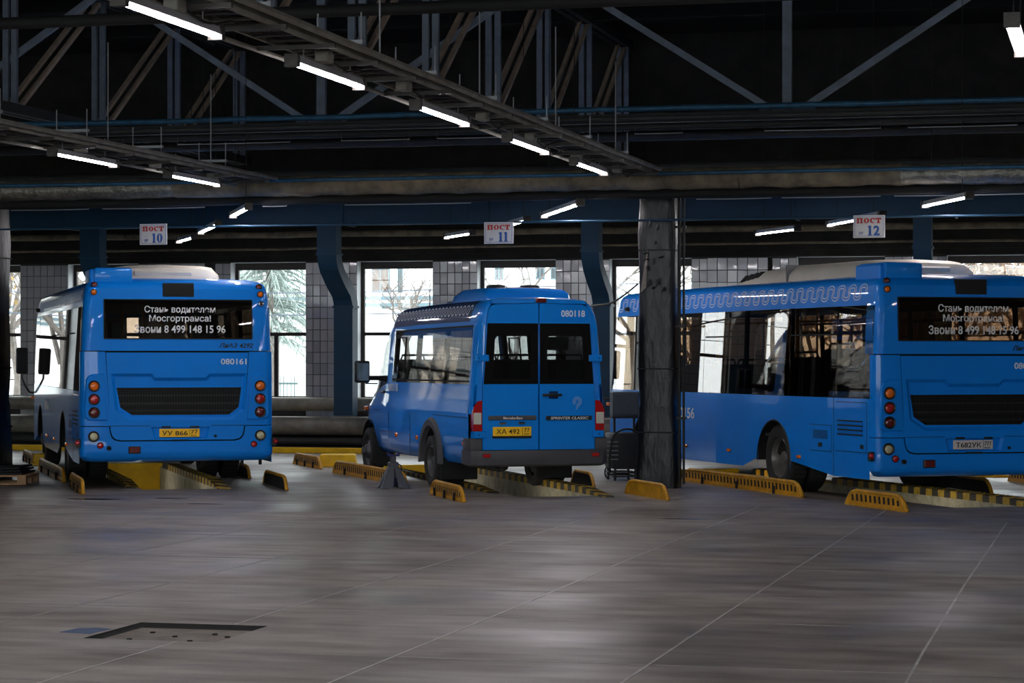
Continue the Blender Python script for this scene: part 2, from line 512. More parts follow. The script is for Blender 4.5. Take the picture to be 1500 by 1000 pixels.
# joints: strips of pale filler
def joint(pts, w, m):
    rows = []
    for i, (a, b) in enumerate(pts):
        q = pts[min(i+1, len(pts)-1)]; p = pts[max(i-1, 0)]
        d = Vector((q[0]-p[0], q[1]-p[1])).normalized(); n = Vector((-d.y, d.x))*w/2
        rows.append([(a+n.x, b+n.y, 0.0005), (a+n.x, b+n.y, 0.0022), (a-n.x, b-n.y, 0.0022), (a-n.x, b-n.y, 0.0005)])
    j = MB(); j.grid(rows); return j.build('floor_joint', m, floor, 0)
jr = random.Random(3)
for u in [-1.09 - 1.475*i for i in range(-4, 10)]:
    if abs(u + 1.09) < 0.01:
        pts = [ground(1322, 1010), ground(1352, 955), ground(1383, 905), ground(1412, 858), ground(1438, 820), ground(1475, 765)]
        vs = [(-1.1, 6.0), (-1.1, 9.0), *pts]
    else:
        end = 27.2 if u > -9 else 24.0
        vs = [(u + jr.uniform(-0.02, 0.02), v) for v in (4, 8, 12, 16, 20, end)]
    jm = 'joint_pale' if -6 < u else 'joint_faint'
    if MAN[0] < u < MAN[1]:
        joint([q for q in vs if q[1] < MAN[2]-0.05] + [(u, MAN[2]-0.03)], 0.016, jm)
        vs = [(u, MAN[3]+0.03)] + [q for q in vs if q[1] > MAN[3]+0.05]
    joint(vs, 0.016, jm)
for v in (10.2, 11.7, 13.1, 15.3, 17.0, 19.2, 21.6, 24.2):
    joint([(u, v + jr.uniform(-0.03, 0.03)) for u in (-22, -16, -12, -9, -6, -3, 0, 4)], 0.014, 'joint_faint')
# oil stains beside bay 10
for (px, py, rx, ry) in ((136, 731, 0.32, 0.14), (250, 730, 0.2, 0.07), (300, 738, 0.2, 0.05), (1000, 760, 0.25, 0.06)):
    a, b = ground(px, py); s = MB()
    s.prism([(a + rx*math.cos(t)*(1+0.25*math.sin(3*t)), b + ry*math.sin(t)*(1+0.2*math.cos(2*t))) for t in [2*PI*i/18 for i in range(18)]], lambda x, y, d: (x, y, d), 0, 0.0015)
    s.build('oil_stain', 'oil', floor, 0)

# window wall
def win(pl, pr, v=V1): return (on_v(pl, v), on_v(pr, v))
WIN = [win(100, 203), win(338, 448), win(523, 634), win(699, 814), win(893, 1013), win(1167, 1296), win(1387, 1512)]
uw = on_v(30, V1)
WIN = [(uw - 1.5, uw)] + WIN
left_extra = []
for i in range(6):
    b = uw - 2.7 - 2.45*i
    left_extra.append((b - 1.5, b))
right_extra = [(WIN[-1][1] + 0.95 + 2.45*i, WIN[-1][1] + 2.45 + 2.45*i) for i in range(3)]
ALLWIN = sorted(left_extra + WIN + right_extra)
ZS, ZT = 0.93, 3.45
ub = sorted({U0, U1, *[x for w in ALLWIN for x in w]})
wb = MB()
for v, nm in ((V1, 'in'), (V1+0.4, 'out')):
    rows = [[(u, v, z) for u in ub] for z in (0, ZS, ZT, ZT+0.02)]
    wb.grid(rows, skip=lambda i, j: i == 1 and any(abs(ub[j]-w[0]) < 1e-6 for w in ALLWIN))
wall_back = wb.build('wall_back', 'grout', None, 0)
tag(wall_back, 'window wall of grey tiled piers behind the parked vehicles', None, None, 'structure')
wu = MB(); wu.box(U0, U1, V1-0.02, V1+0.4, ZT+0.02, ZC)
wu.build('upper_wall', 'wall_upper', wall_back, 0)
wl = MB(); wl.box(U0, U1, V1-0.10, V1, ZT+0.12, ZT+0.34)
wl.build('lintel_beam', 'wall_upper', wall_back)
# pilasters
PIL = [win(216, 300, V1-0.28), win(1036, 1125, V1-0.28)]
for a, b in PIL:
    p = MB(); p.box(a, b, V1-0.28, V1, 0, ZT-0.01); p.build('pilaster', 'grout', wall_back, 0)
# windows
wn = 0
for k, (a, b) in enumerate(ALLWIN):
    wn += 1
    g = 0.055
    root = MB()
    # reveal lining
    rev = [(a, ZS), (b, ZS), (b, ZT), (a, ZT)]
    root.grid([[(x, V1-0.005, z) for x, z in rev], [(x, V1+0.30, z) for x, z in rev]], closed=True)
    wo = root.build('window_%d' % wn, 'reveal_white', None, 0)
    tag(wo, 'tall window with pale reveal in the tiled wall', None, None, 'structure')
    fr = MB()
    f = 0.065; v0, v1 = V1+0.24, V1+0.30
    fr.box(a, a+f, v0, v1, ZS, ZT); fr.box(b-f*0.5, b, v0, v1, ZS, ZT)
    fr.box(a+f, b-f*0.5, v0, v1, ZT-0.13, ZT); fr.box(a+f, b-f*0.5, v0, v1, ZS, ZS+0.06)
    fr.box(a+f, b-f*0.5, v0-0.01, v1, 2.10, 2.165)
    if k == len(left_extra) + 2: fr.box(a+0.76, a+0.84, v0, v1, ZS+0.06, 2.10)
    fr.build('window_frame', 'frame_dark', wo, 0)
    for z0, z1 in ((ZS+0.06, 2.10), (2.165, ZT-0.13)):
        pn = MB(); pn.box(a+f, b-f*0.5, v0+0.025, v0+0.031, z0, z1); pn.build('pane', 'pane_glass', wo, 0)
    sl = MB(); sl.box(a-0.03, b+0.03, V1-0.06, V1+0.24, ZS-0.04, ZS); sl.build('window_sill', 'reveal_white', wo, 0)
# tiles
def occluded(px, py):
    if not (0 < px < 1500 and 0 < py < 578): return True
    for x0, x1, y0, y1 in ((48, 402, 400, 720), (560, 882, 440, 720), (930, 1003, 0, 720), (893, 1500, 418, 720), (115, 145, 0, 420), (463, 493, 0, 410), (476, 506, 410, 620), (850, 876, 0, 410), (862, 890, 400, 620), (1337, 1363, 0, 420), (0, 12, 0, 720)):
        if x0 <= px <= x1 and y0 <= py <= y1: return True
    return False
tiles_vis, tiles_rest = [], []
spans = []
edges_ = [w for w in ALLWIN if w[1] > on_v(-40, V1) and w[0] < on_v(1560, V1)]
for (a, b), (c, d) in zip(edges_, edges_[1:]): spans.append((b, c, V1, 0.148, 0.205))
for a, b in PIL: spans.append((a, b, V1-0.28, 0.165, 0.215))
for (a, b, v, pw, ph) in spans:
    n = max(1, round((b-a)/pw)); w = (b-a)/n
    for i in range(n):
        x = a + (i+0.5)*w
        if v == V1 and any(pa-0.02 < x < pb+0.02 for pa, pb in PIL): continue
        z = ZT - 0.012 - ph/2
        while z > 0.45:
            px, py, Y = proj((x, v, z))
            (tiles_rest if occluded(px, py) else tiles_vis).append((Y, x, v, z, w, ph))
            z -= ph
tiles_vis.sort(); 
tiles_rest += tiles_vis[300:]; tiles_vis = tiles_vis[:300]
tcache = {}
def tile_mesh(w, h, m):
    k = (round(w, 4), h, m)
    if k not in tcache:
        t = MB(); x = w/2-0.004; z = h/2-0.004; e = 0.004
        t.add([(-x,0,-z),(x,0,-z),(x,0,z),(-x,0,z),(-x+e,-0.012,-z+e),(x-e,-0.012,-z+e),(x-e,-0.012,z-e),(-x+e,-0.012,z-e)],
              [(4,5,6,7),(0,1,5,4),(1,2,6,5),(2,3,7,6),(3,0,4,7)])
        tcache[k] = t.mesh('tile', m, 0)
    return tcache[k]
tr = random.Random(11)
for (Y, x, v, z, w, h) in tiles_vis:
    o = link('tile', tile_mesh(w, h, tr.choice(('tile', 'tile', 'tile', 'tile_b', 'tile_c'))), wall_back)
    o.location = (x, v-0.001, z); o.rotation_euler = (tr.uniform(-0.012, 0.012), 0, tr.uniform(-0.014, 0.014))
rest = MB()
for (Y, x, v, z, w, h) in tiles_rest:
    X = w/2-0.004; Z = h/2-0.004
    rest.add([(x-X,v-0.012,z-Z),(x+X,v-0.012,z-Z),(x+X,v-0.012,z+Z),(x-X,v-0.012,z+Z),(x-X,v,z-Z),(x+X,v,z-Z),(x+X,v,z+Z),(x-X,v,z+Z)],
             [(0,1,2,3),(0,4,5,1),(1,5,6,2),(2,6,7,3),(3,7,4,0)])
tag(rest.build('tile_field', 'tile', wall_back, 0), kind='stuff')

# other walls, ceiling
def plain(name, box, m, label):
    b = MB(); b.box(*box); o = b.build(name, m, None, 0); tag(o, label, None, None, 'structure'); return o
plain('wall_left', (U0-0.3, U0, V0, V1+0.4, 0, ZC), 'wall_plain', 'plain side wall of the hall far to the left')
plain('wall_right', (U1, U1+0.3, V0, V1+0.4, 0, ZC), 'wall_plain', 'plain side wall of the hall to the right')
fbm = MB()
fu = [U0] + [x for i in range(9) for x in (U0+1.2+5.1*i, U0+5.4+5.1*i)] + [U1]
for v in (V0, V0-0.3):
    fbm.grid([[(u, v, z) for u in fu] for z in (0, 0.8, 6.2, ZC)], skip=lambda i, j: i == 1 and j % 2 == 1)
wall_front = fbm.build('wall_front', 'wall_plain', None, 0)  # out of view; the glazing is added to supply daylight
tag(wall_front, 'unseen wall of the hall behind the viewer, glazing added for daylight', None, None, 'structure')
for i in range(9):
    a = U0+1.2+5.1*i
    g = MB(); g.box(a, a+4.2, V0-0.17, V0-0.16, 0.8, 6.2); g.build('pane', 'pane_glass', wall_front, 0)
    for x in (0.0, 1.4, 2.8, 4.14):
        g = MB(); g.box(a+x, a+x+0.06, V0-0.2, V0-0.12, 0.8, 6.2); g.build('glazing_bar', 'frame_dark', wall_front, 0)
ceiling = plain('ceiling', (U0, U1, V0, V1+0.4, ZC, ZC+0.2), 'ceiling_dark', 'black underside of the hall roof')
for v in [2 + 3.0*i for i in range(13)]:
    b = MB(); b.box(U0, U1, v-0.06, v+0.06, ZC-0.22, ZC); b.build('roof_purlin', 'ceiling_dark', ceiling, 0)

# ------------------------------------------------------------------ columns
def column(u0, u1, v0, v1, label, pipes=True):
    root = empty('column', ((u0+u1)/2, (v0+v1)/2, 0), 0, label, 'column', 'black columns of the hall')
    w, d = (u1-u0)/2, (v1-v0)/2
    b = MB(); rows = []
    cr = random.Random(5)
    zs = [0, 0.35, 0.7, 1.05, 1.1, 1.5, 1.95, 2.35, 2.4, 2.8, 3.3, 3.7, 4.0]
    for z in zs:
        k = 0.012*cr.uniform(-1, 1) + (0.02 if z < 0.5 else 0)
        W, D, c = w+k, d+k, 0.03
        ring = [(-W+c,-D),(-W*0.5,-D+cr.uniform(-.008,.008)),(0,-D+cr.uniform(-.01,.01)),(W*0.5,-D+cr.uniform(-.008,.008)),(W-c,-D),(W,-D+c),(W,0),(W,D-c),(W-c,D),(0,D),(-W+c,D),(-W,D-c),(-W,0),(-W,-D+c)]
        rows.append([(x, y, z) for x, y in ring])
    b.grid(rows, closed=True)
    b.add([p for p in rows[-1]], [tuple(range(len(rows[-1])))])
    b.build('shaft', 'column_black', root, 50)
    for z, t in ((0.72, 0.008), (1.55, 0.004), (3.1, 0.004)):
        s = MB(); s.box(-w-t-0.008, w+t+0.008, -d-t-0.008, d+t+0.008, z, z+0.018); s.build('seam_band', 'under_black', root)
    for x, r in ((w+0.05, 0.022), (w+0.11, 0.016)) if pipes else ():
        p = MB(); p.cyl((x, -d+0.12, 0.05), (x, -d+0.12, 3.98), r, 10); p.build('conduit_pipe', 'cable_black', root)
    for z in (0.9, 2.1, 3.4) if pipes else ():
        p = MB(); p.box(w-0.01, w+0.14, -d+0.10, -d+0.16, z, z+0.03); p.build('pipe_clip', 'cable_black', root)
    return root, w, d
uc0, uc1 = on_v(935, 30.7), on_v(987, 30.7)
colm, cw, cd = column(uc0, uc1, 30.7, 31.15, 'thick black wrapped column standing between the minibus and the right bus')
f = MB()
cr = random.Random(9)
for i in range(12):
    x = cr.uniform(-cw+0.05, cw-0.12); z = cr.uniform(2.5, 3.6); a = cr.uniform(0.03, 0.1); h = cr.uniform(0.02, 0.12)
    f.add([(x, -cd-0.012, z), (x+a, -cd-0.016, z+h*0.3), (x+a*0.8, -cd-0.03, z+h), (x+a*0.1, -cd-0.014, z+h*0.8), (x+a*.5, -cd+0.02, z+h*.5)], [(0,1,2,3),(0,4,1),(1,4,2),(2,4,3),(3,4,0)])
tag(f.build('loose_film', 'column_black', colm, 0), kind='stuff')
sc_ = MB(); sc_.add([(-cw+0.03,-cd-0.02,2.55),(-cw+0.11,-cd-0.02,2.62),(-cw+0.13,-cd-0.02,3.12),(-cw+0.09,-cd-0.02,2.95),(-cw+0.08,-cd+0.02,2.8)], [(0,1,2,3),(0,4,1),(1,4,2),(2,4,3),(3,4,0)])
sc_.build('torn_patch', 'cover_plate', colm, 0)
ul1 = on_v(-5, 30.7)
column(ul1-(uc1-uc0), ul1, 30.7, 31.15, 'black column at the left edge beside the wooden pallet', False)

# ------------------------------------------------------------------ steelwork
def truss_cross(v, nodes, zb, zt, label):
    root = empty('roof_truss', (nodes[0], v, zb), 0, label, 'truss', 'roof trusses')
    L0, L1 = nodes[0]-3.2, nodes[-1]+3.2
    X = lambda u: u - nodes[0]
    for dv in (-0.07, 0.07):
        b = MB(); b.box(X(L0), X(L1), dv-0.045, dv+0.045, -0.06, 0.06); b.build('bottom_chord', 'steel_dark', root)
        b = MB(); b.box(X(L0), X(L1), dv-0.045, dv+0.045, zt-zb-0.06, zt-zb+0.06); b.build('top_chord', 'steel_dark', root)
    for n in nodes:
        b = MB(); b.box(X(n)-0.06, X(n)+0.06, -0.04, 0.04, 0.06, zt-zb-0.06); b.build('post', 'steel_blue_grey', root)
        b = MB(); b.prism([(-0.45, -0.02), (0.45, -0.02), (0.3, 0.16), (-0.3, 0.16)], lambda a, c, d: (X(n)+a, d, c), -0.015, 0.015); b.build('gusset_plate', 'steel_blue_grey', root)
        for s in (-1, 1):
            b = MB(); b.bar((X(n)+s*0.2, -0.02, 0.08), (X(n)+s*3.18, -0.02, zt-zb-0.1), 0.075, 0.085); b.build('diagonal', 'steel_blue_grey', root)
    return root
NODES = [-16.92, -10.57, -4.2, 2.1]
truss_cross(30.95, NODES, 4.85, 6.95, 'long truss over the columns with wide blue-grey V diagonals')
def truss_long(u, vs, zb, zt, label):
    root = empty('roof_truss', (u, vs[0], zb), 0, label, 'truss', 'roof trusses')
    Y = lambda v: v - vs[0]
    for du in (-0.08, 0.08):
        b = MB(); b.box(du-0.05, du+0.05, Y(vs[0])-3, Y(vs[-1])+0.3, -0.07, 0.07); b.build('bottom_chord', 'steel_dark', root)
        b = MB(); b.box(du-0.05, du+0.05, Y(vs[0])-3, Y(vs[-1])+0.3, zt-zb-0.07, zt-zb+0.07); b.build('top_chord', 'steel_dark', root)
    for i, v in enumerate(vs):
        for du in (-0.065, 0.065):
            b = MB(); b.box(du-0.042, du+0.042, Y(v)-0.03, Y(v)+0.03, 0.07, zt-zb-0.07); b.build('post', 'steel_blue_grey', root)
        if i < len(vs)-1:
            for du in (-0.045, 0.045):
                b = MB(); b.bar((du, Y(v)+0.15+du*1.2, 0.08-du*0.6), (du, Y(vs[i+1])-0.15+du*1.2, zt-zb-0.08-du*0.6), 0.06, 0.06, (1, 0, 0)); b.build('diagonal', 'steel_tan', root)
    return root
VS = [20.0, 23.0, 26.0, 29.0, 32.1, 35.1, 38.0, 41.0]
truss_long(-8.45, VS, 5.15, 7.2, 'foreshortened truss with paired posts above the long cable rack')
VS2 = [24.8, 27.8, 30.85, 33.85, 36.85, 39.85]
truss_long(-15.15, VS2, 5.2, 7.2, 'foreshortened truss with paired posts at the upper left corner')

def pipe_u(name, v, z, r, m, label, cat='pipe', u0=U0+0.1, u1=U1-0.1, n=14, wob=0.0, group='pipes under the roof'):
    b = MB(); pr = random.Random(int(v*100+z*10))
    k = 2 if not wob else 60
    us = [u0 + (u1-u0)*i/(k-1) for i in range(k)]
    b.tube([(u, v + pr.uniform(-wob, wob), z + pr.uniform(-wob, wob)) for u in us], r, n)
    o = b.build(name, m, None, 40); tag(o, label, cat, group); return o
pipe_u('pipe', 30.62, 4.95, 0.036, 'pipe_blue', 'slim blue pipe running along the bottom of the long truss', wob=0.006)
pipe_u('pipe', 30.66, 4.83, 0.026, 'pipe_dark', 'thin dark pipe just under the slim blue truss pipe', wob=0.006)
pipe_u('pipe', 30.60, 4.71, 0.045, 'steel_dark', 'dark steel runner below the blue truss pipe', wob=0.0)
insul = empty('insulated_pipe', (0, 30.1, 3.99), 0, 'thick brown insulated pipe with crumpled wrap crossing above the column', 'pipe', 'pipes under the roof')
pr = random.Random(2)
u = U0+0.2
while u < U1-0.2:
    L = pr.uniform(1.6, 2.6); e = min(u+L, U1-0.2)
    b = MB(); nn = 10
    b.tube([(u + (e-u)*i/nn, pr.uniform(-.006, .006), pr.uniform(-.008, .008)) for i in range(nn+1)], [0.135+pr.uniform(-.008, .012) for i in range(nn+1)], 14)
    b.build('wrap_section', pr.choice(('pipe_insulation', 'pipe_insulation', 'pipe_foil')), insul, 50)
    u = e
pipe_u('pipe', 29.93, 4.05, 0.024, 'pipe_blue', 'thin blue pipe in front of the brown insulated pipe', wob=0.004)
pipe_u('pipe', 30.15, 3.80, 0.055, 'under_black', 'black pipe beneath the thick insulated pipe', wob=0.004)
pipe_u('pipe', 30.5, 3.49, 0.014, 'duct_blue', 'thin blue rail carrying the numbered post signs', 'rail', wob=0.003)
pipe_u('pipe', 20.0, 4.76, 0.055, 'under_black', 'near black pipe crossing high at the upper left', wob=0.002)
pipe_u('pipe', 36.5, 4.55, 0.03, 'conduit', 'thin pale conduit seen through the truss', wob=0.004)
pipe_u('pipe', 33.5, 4.86, 0.07, 'pipe_dark', 'dark pipe behind the blue truss pipe', wob=0.004)
pipe_u('pipe', 34.2, 4.42, 0.12, 'pipe_dark', 'wide dark pipe behind the insulated pipe', wob=0.006)
pipe_u('pipe', 39.1, 4.53, 0.012, 'conduit', 'thin pale strip standing in for the lit top edge of the blue duct', wob=0.004)  # pale tube added as the highlight on the duct's top edge
pipe_u('pipe', 41.2, 3.94, 0.06, 'pipe_insulation', 'brown wrapped pipe high on the window wall', wob=0.008)
pipe_u('pipe', 41.25, 4.15, 0.05, 'pipe_dark', 'dark pipe above the brown wall pipe', wob=0.005)
pipe_u('pipe', 41.15, 3.68, 0.022, 'pipe_insulation', 'thin pale pipe just above the windows', wob=0.006)
for (z, r, m, l) in ((0.86, 0.125, 'pipe_grey', 'upper thick grey pipe along the foot of the window wall'), (0.47, 0.17, 'pipe_grey', 'thickest grey pipe low along the window wall'),
                     (0.19, 0.07, 'pipe_dark', 'lowest dark pipe along the window wall'), (0.05, 0.045, 'pipe_dark', 'thin dark pipe on the floor along the window wall')):
    pipe_u('heating_pipe', 41.0, z, r, m, l, group='pipes along the window wall', wob=0.0)
for u in [-24 + 2.9*i for i in range(12)]:
    pass
k = MB(); k.rbox(U0+0.5, U1-0.5, 40.25, 40.4, 0, 0.1, 0.01, 1)
tag(k.build('floor_kerb', 'pit_yellow', None), 'long low yellow kerb in front of the wall pipes', 'kerb')

def pale_run(z, v, spans, label):  # conduits built only along their bright slivers, the caught light put into the shape
    root = empty('conduit_run', (0, v, z), 0, label, 'conduit', 'pale conduits')
    for px0, px1 in spans:
        a, c = on_v(px0, v), on_v(px1, v)
        b = MB(); b.tube([(a, 0, 0), ((a+c)/2, 0, -0.004), (c, 0, 0)], 0.007, 6); b.build('conduit', 'conduit', root)
        for x in (a, c):
            b = MB(); b.cyl((x, 0, 0), (x, 0, 0.10), 0.006, 5); b.build('clip', 'rack_metal', root)
pale_run(4.60, 30.35, ((90, 180), (260, 425), (500, 600), (640, 755), (930, 1000), (1120, 1290), (1330, 1490)), 'thin conduits under the blue truss pipe, shaped as broken slivers of caught light')
pale_run(3.735, 30.25, ((16, 130), (150, 300), (385, 420), (505, 690), (1020, 1130), (1145, 1290), (1310, 1500)), 'thin conduits under the black pipe, shaped as broken slivers of caught light')
# blue duct and its drops
duct = empty('air_duct', (0, 39.5, 4.01), 0, 'long rectangular blue air duct along the window wall', 'duct', 'blue air ducts')
u = U0+0.2; i = 0
while u < U1-0.3:
    e = min(u+2.6, U1-0.2)
    b = MB(); b.rbox(u, e-0.02, -0.3, 0.35, 0, 0.47, 0.01, 1); b.build('duct_section', 'duct_blue', duct)
    b = MB(); b.box(e-0.03, e+0.01, -0.325, 0.375, -0.025, 0.495); b.build('flange', 'duct_blue', duct)
    u = e
for (pl, pr_, l) in ((115, 144, 'blue duct drop behind the left bus'), (463, 491, 'blue duct drop bending to the wall between left bus and minibus'),
                     (850, 876, 'blue duct drop bending to the wall left of the column'), (1337, 1364, 'blue duct drop above the right bus'), (1720, 1748, 'blue duct drop beyond the right edge')):
    if pl > 1500: continue
    a, b_ = on_v(pl, 39.3), on_v(pr_, 39.3)
    root = empty('duct_drop', (a, 39.3, 0), 0, l, 'duct', 'blue air ducts')
    W = b_-a
    def seg(pts, name='duct_section'):
        m = MB(); rows = [[(0, f_, z), (W, f_, z), (W, f_+0.3, z2), (0, f_+0.3, z2)] for f_, z, z2 in pts]
        m.grid(rows, closed=True); m.build(name, 'duct_blue', root, 30)
    def fl(y, z, y2=None):
        m = MB(); m.box(-0.02, W+0.02, y-0.02, y+0.32, z-0.02, z+0.02); m.build('flange', 'duct_blue', root)
    seg([(0.05, 4.02, 4.02), (0.05, 3.5, 3.5)]); fl(0.05, 3.5)
    seg([(0.05, 3.5, 3.5), (0.08, 3.35, 3.38), (0.22, 3.18, 3.24), (0.55, 2.95, 3.05), (0.86, 2.78, 2.88), (0.95, 2.66, 2.68), (0.96, 2.6, 2.6)], 'bend')
    fl(0.96, 2.6)
    seg([(0.96, 2.6, 2.6), (0.96, 0.72, 0.72)])
    m = MB(); m.box(0, W, 0.96, 1.26, 0.68, 0.72); m.build('end_cap', 'duct_blue', root)

# ------------------------------------------------------------------ lamps and cable racks
LL = 1.62
lampbody = MB()
lampbody.add([(-0.05, 0, 0.02), (0.05, 0, 0.02), (0.035, 0, 0.075), (-0.035, 0, 0.075), (-0.05, LL, 0.02), (0.05, LL, 0.02), (0.035, LL, 0.075), (-0.035, LL, 0.075)],
             [(0,1,2,3), (7,6,5,4), (0,4,5,1), (1,5,6,2), (2,6,7,3), (3,7,4,0)])
ME_BODY = lampbody.mesh('housing', 'lamp_body')
lt = MB(); lt.rbox(-0.026, 0.026, 0.03, LL-0.03, 0.002, 0.024, 0.006, 1)
ME_TUBE = lt.mesh('diffuser', 'lamp_tube')
lc = MB(); lc.box(-0.052, 0.052, -0.03, 0.03, -0.015, 0.08)
ME_CAP = lc.mesh('end_cap', 'rack_metal')
lc = MB(); lc.box(-0.052, 0.052, LL-0.03, LL+0.03, -0.015, 0.08)
ME_CAP2 = lc.mesh('end_cap', 'rack_metal')
lh = MB()
lh.cyl((0, 0.25, 0.07), (0, 0.25, 0.3), 0.006, 6)
lh2 = MB(); lh2.cyl((0, LL-0.25, 0.07), (0, LL-0.25, 0.3), 0.006, 6)
ME_H1, ME_H2 = lh.mesh('hanger', 'conduit'), lh2.mesh('hanger', 'conduit')
lh3 = MB(); lh3.cyl((0, 0.25, 0.07), (0, 0.25, ZC-3.66), 0.005, 5)
lh4 = MB(); lh4.cyl((0, LL-0.25, 0.07), (0, LL-0.25, ZC-3.66), 0.005, 5)
ME_H3, ME_H4 = lh3.mesh('hanger', 'cable_black'), lh4.mesh('hanger', 'cable_black')
def lamp(u, v, z, rz, label, group, far=False):
    r = empty('led_lamp', (u, v, z), rz, label, 'lamp', group)
    link('housing', ME_BODY, r); link('diffuser', ME_TUBE, r); link('end_cap', ME_CAP, r); link('end_cap', ME_CAP2, r)
    link('hanger', ME_H3 if far else ME_H1, r); link('hanger', ME_H4 if far else ME_H2, r)
    return r
ordn = ['nearest', 'second', 'third', 'fourth', 'fifth', 'sixth', 'seventh']
def rack(U, v0, v1, z, label):
    root = empty('cable_rack', (U, v0, z), 0, label, 'cable rack', 'cable racks')
    L = v1-v0
    for s in (-1, 1):
        b = MB(); b.box(s*0.17-0.012, s*0.17+0.012, 0, L, 0.0, 0.09); b.build('side_rail', 'pipe_grey', root)
    rr = random.Random(int(-U*10))
    b = MB(); y = 0.1
    while y < L-0.05:
        b.box(-0.16, 0.16, y-0.02, y+0.02, 0.0, 0.015); y += rr.uniform(0.2, 0.34)
    tag(b.build('rungs', 'rack_metal', root), kind='stuff')
    for i in range(int(L/2.3)):
        y = 1.2 + 2.3*i + rr.uniform(-0.4, 0.4); x = rr.uniform(-0.1, 0.05)
        b = MB(); b.rbox(x, x+0.1, y, y+0.16, -0.07, 0.02, 0.006, 1); b.build('junction_box', 'pipe_grey', root)
        b = MB(); b.tube([(x+0.05, y+0.1, -0.02), (x+0.12, y+0.4, -0.08-rr.uniform(0, .05)), (x+0.05, y+0.8, -0.05), (x+0.1, y+1.1, 0.02)], 0.009, 5); b.build('loose_cable', 'cable_black', root)
    for i in range(5):
        x = -0.12 + 0.06*i; b = MB()
        b.tube([(x + rr.uniform(-.015, .015), L*j/24, 0.03 + rr.uniform(0, 0.03)) for j in range(25)], 0.018, 6); b.build('cable', 'cable_black', root)
    b = MB(); b.tube([(-0.3, L*j/20, -0.03+rr.uniform(-.006, .006)) for j in range(21)], 0.02, 6); b.build('conduit', 'pipe_grey', root)
    b = MB(); b.tube([(0.28, L*j/20, 0.05+rr.uniform(-.006, .006)) for j in range(21)], 0.028, 6); b.build('conduit', 'pipe_grey', root)
    y = 1.0; k = 0
    while y < L-0.2:
        b = MB(); b.box(-0.32, 0.32, y-0.018, y+0.018, -0.04, -0.008); b.build('bracket', 'rack_metal', root)
        if k % 2 == 0:
            b = MB(); b.box(-0.30, 0.10, y+0.28, y+0.33, 0.17, 0.2); b.build('bracket', 'conduit', root)
            for x in (-0.28, 0.08):
                b = MB(); b.cyl((x, y+0.305, 0.0), (x, y+0.305, 0.42), 0.007, 6); b.build('rod', 'conduit', root)
        if k % 3 == 0:
            b = MB(); b.cyl((0.0, y, 0.09), (0.0, y, 1.25), 0.008, 6); b.build('rod', 'conduit', root)
        y += 1.05; k += 1
    return root
rack(-5.9, 2.0, 29.6, 4.02, 'long dirty cable rack running to the column with lamps beneath')
rack(-11.1, 2.0, 29.85, 4.02, 'second cable rack at the upper left above two lamps')
VL = [13.6, 16.75, 19.95, 23.15, 26.15]
names = ['lamp cut by the top edge, nearest on the long rack', 'second nearest lamp under the long rack', 'third lamp under the long rack, right of the truss bend', 'fourth lamp under the long rack', 'farthest lamp under the long rack, nearest the column']
for i, v in enumerate(VL): lamp(-5.9-0.05, v, 3.88, 0, 'bright LED strip ' + names[i], 'lamps under the long rack')
lamp(-11.1, 23.6, 3.88, 0, 'bright LED strip lamp left of the other under the upper left rack', 'lamps under the upper left rack')
lamp(-11.1, 26.8, 3.88, 0, 'bright LED strip lamp right of the other under the upper left rack', 'lamps under the upper left rack')
lamp(-0.69, 15.9, 3.88, 0, 'bright LED strip lamp cut by the right edge', 'lamps under the right rack', True)
for U in (-11.1, -5.95, -0.69, 4.5):
    for v in [-8.6 + 3.15*i for i in range(12)]:
        if U == -5.95 and v > 12: continue
        if U == -11.1 and v > 22: continue
        if U == -0.69 and v > 8: continue
        if U == -16.3 and v > 24: continue
        lamp(U, v, 3.88, 0, 'bright LED strip lamp in the rows outside the frame', 'lamps outside the frame', U not in (-11.1, -5.95))
ZL = 3.66
def bay_lamp(px0, py0, px1, py1, label):
    dz = ZL - CAMH
    a = at_depth(px0, py0, dz*FPX/(HOR-py0)); b = at_depth(px1, py1, dz*FPX/(HOR-py1))
    if proj(a)[2] > proj(b)[2]: a, b = b, a
    d = b - a
    r = lamp(a.x, a.y, ZL, math.atan2(-d.x, d.y), label, 'small lamps over the bays', True)
    r.scale.y = d.length/LL
bay_lamp(364, 306, 341, 318, 'small LED lamp over the left bay, highest of its three')
bay_lamp(320, 330, 294, 342, 'small LED lamp over the left bay, middle of its three')
bay_lamp(284, 349, 262, 355, 'small LED lamp over the left bay, lowest of its three')
bay_lamp(850, 300, 797, 318, 'small LED lamp left of the column, highest over the minibus bay')
bay_lamp(772, 324, 740, 333, 'small LED lamp half hidden behind the middle post sign')
bay_lamp(692, 343, 654, 349, 'small LED lamp left of the middle post sign, lowest in its bay')
bay_lamp(1420, 290, 1355, 303, 'small LED lamp over the right bay, highest and rightmost')
bay_lamp(1292, 317, 1215, 331, 'small LED lamp half hidden behind the right post sign')
bay_lamp(1168, 337, 1110, 344, 'small LED lamp over the right bay, lowest and leftmost')

# lamps let into the left walls of the pits
for p, nm in zip(PITS, ('the left bus', 'the minibus', 'the right bus')):
    for k, y in enumerate((0.5, p[6]-1.9)):
        o = bay_point(p, p[3]+0.005, y)
        r = empty('pit_lamp', (*o, -0.28), p[2] + ALPHA, 'small lamp on the pit wall under %s, %s' % (nm, ('near end', 'far end')[k]), 'lamp', 'pit lamps')
        b = MB(); b.rbox(0.0, 0.05, 0, 1.1, -0.06, 0.06, 0.01, 1); b.build('housing', 'lamp_body', r)
        b = MB(); b.rbox(0.045, 0.07, 0.05, 1.05, -0.04, 0.04, 0.008, 1); b.build('diffuser', 'pit_tube', r)

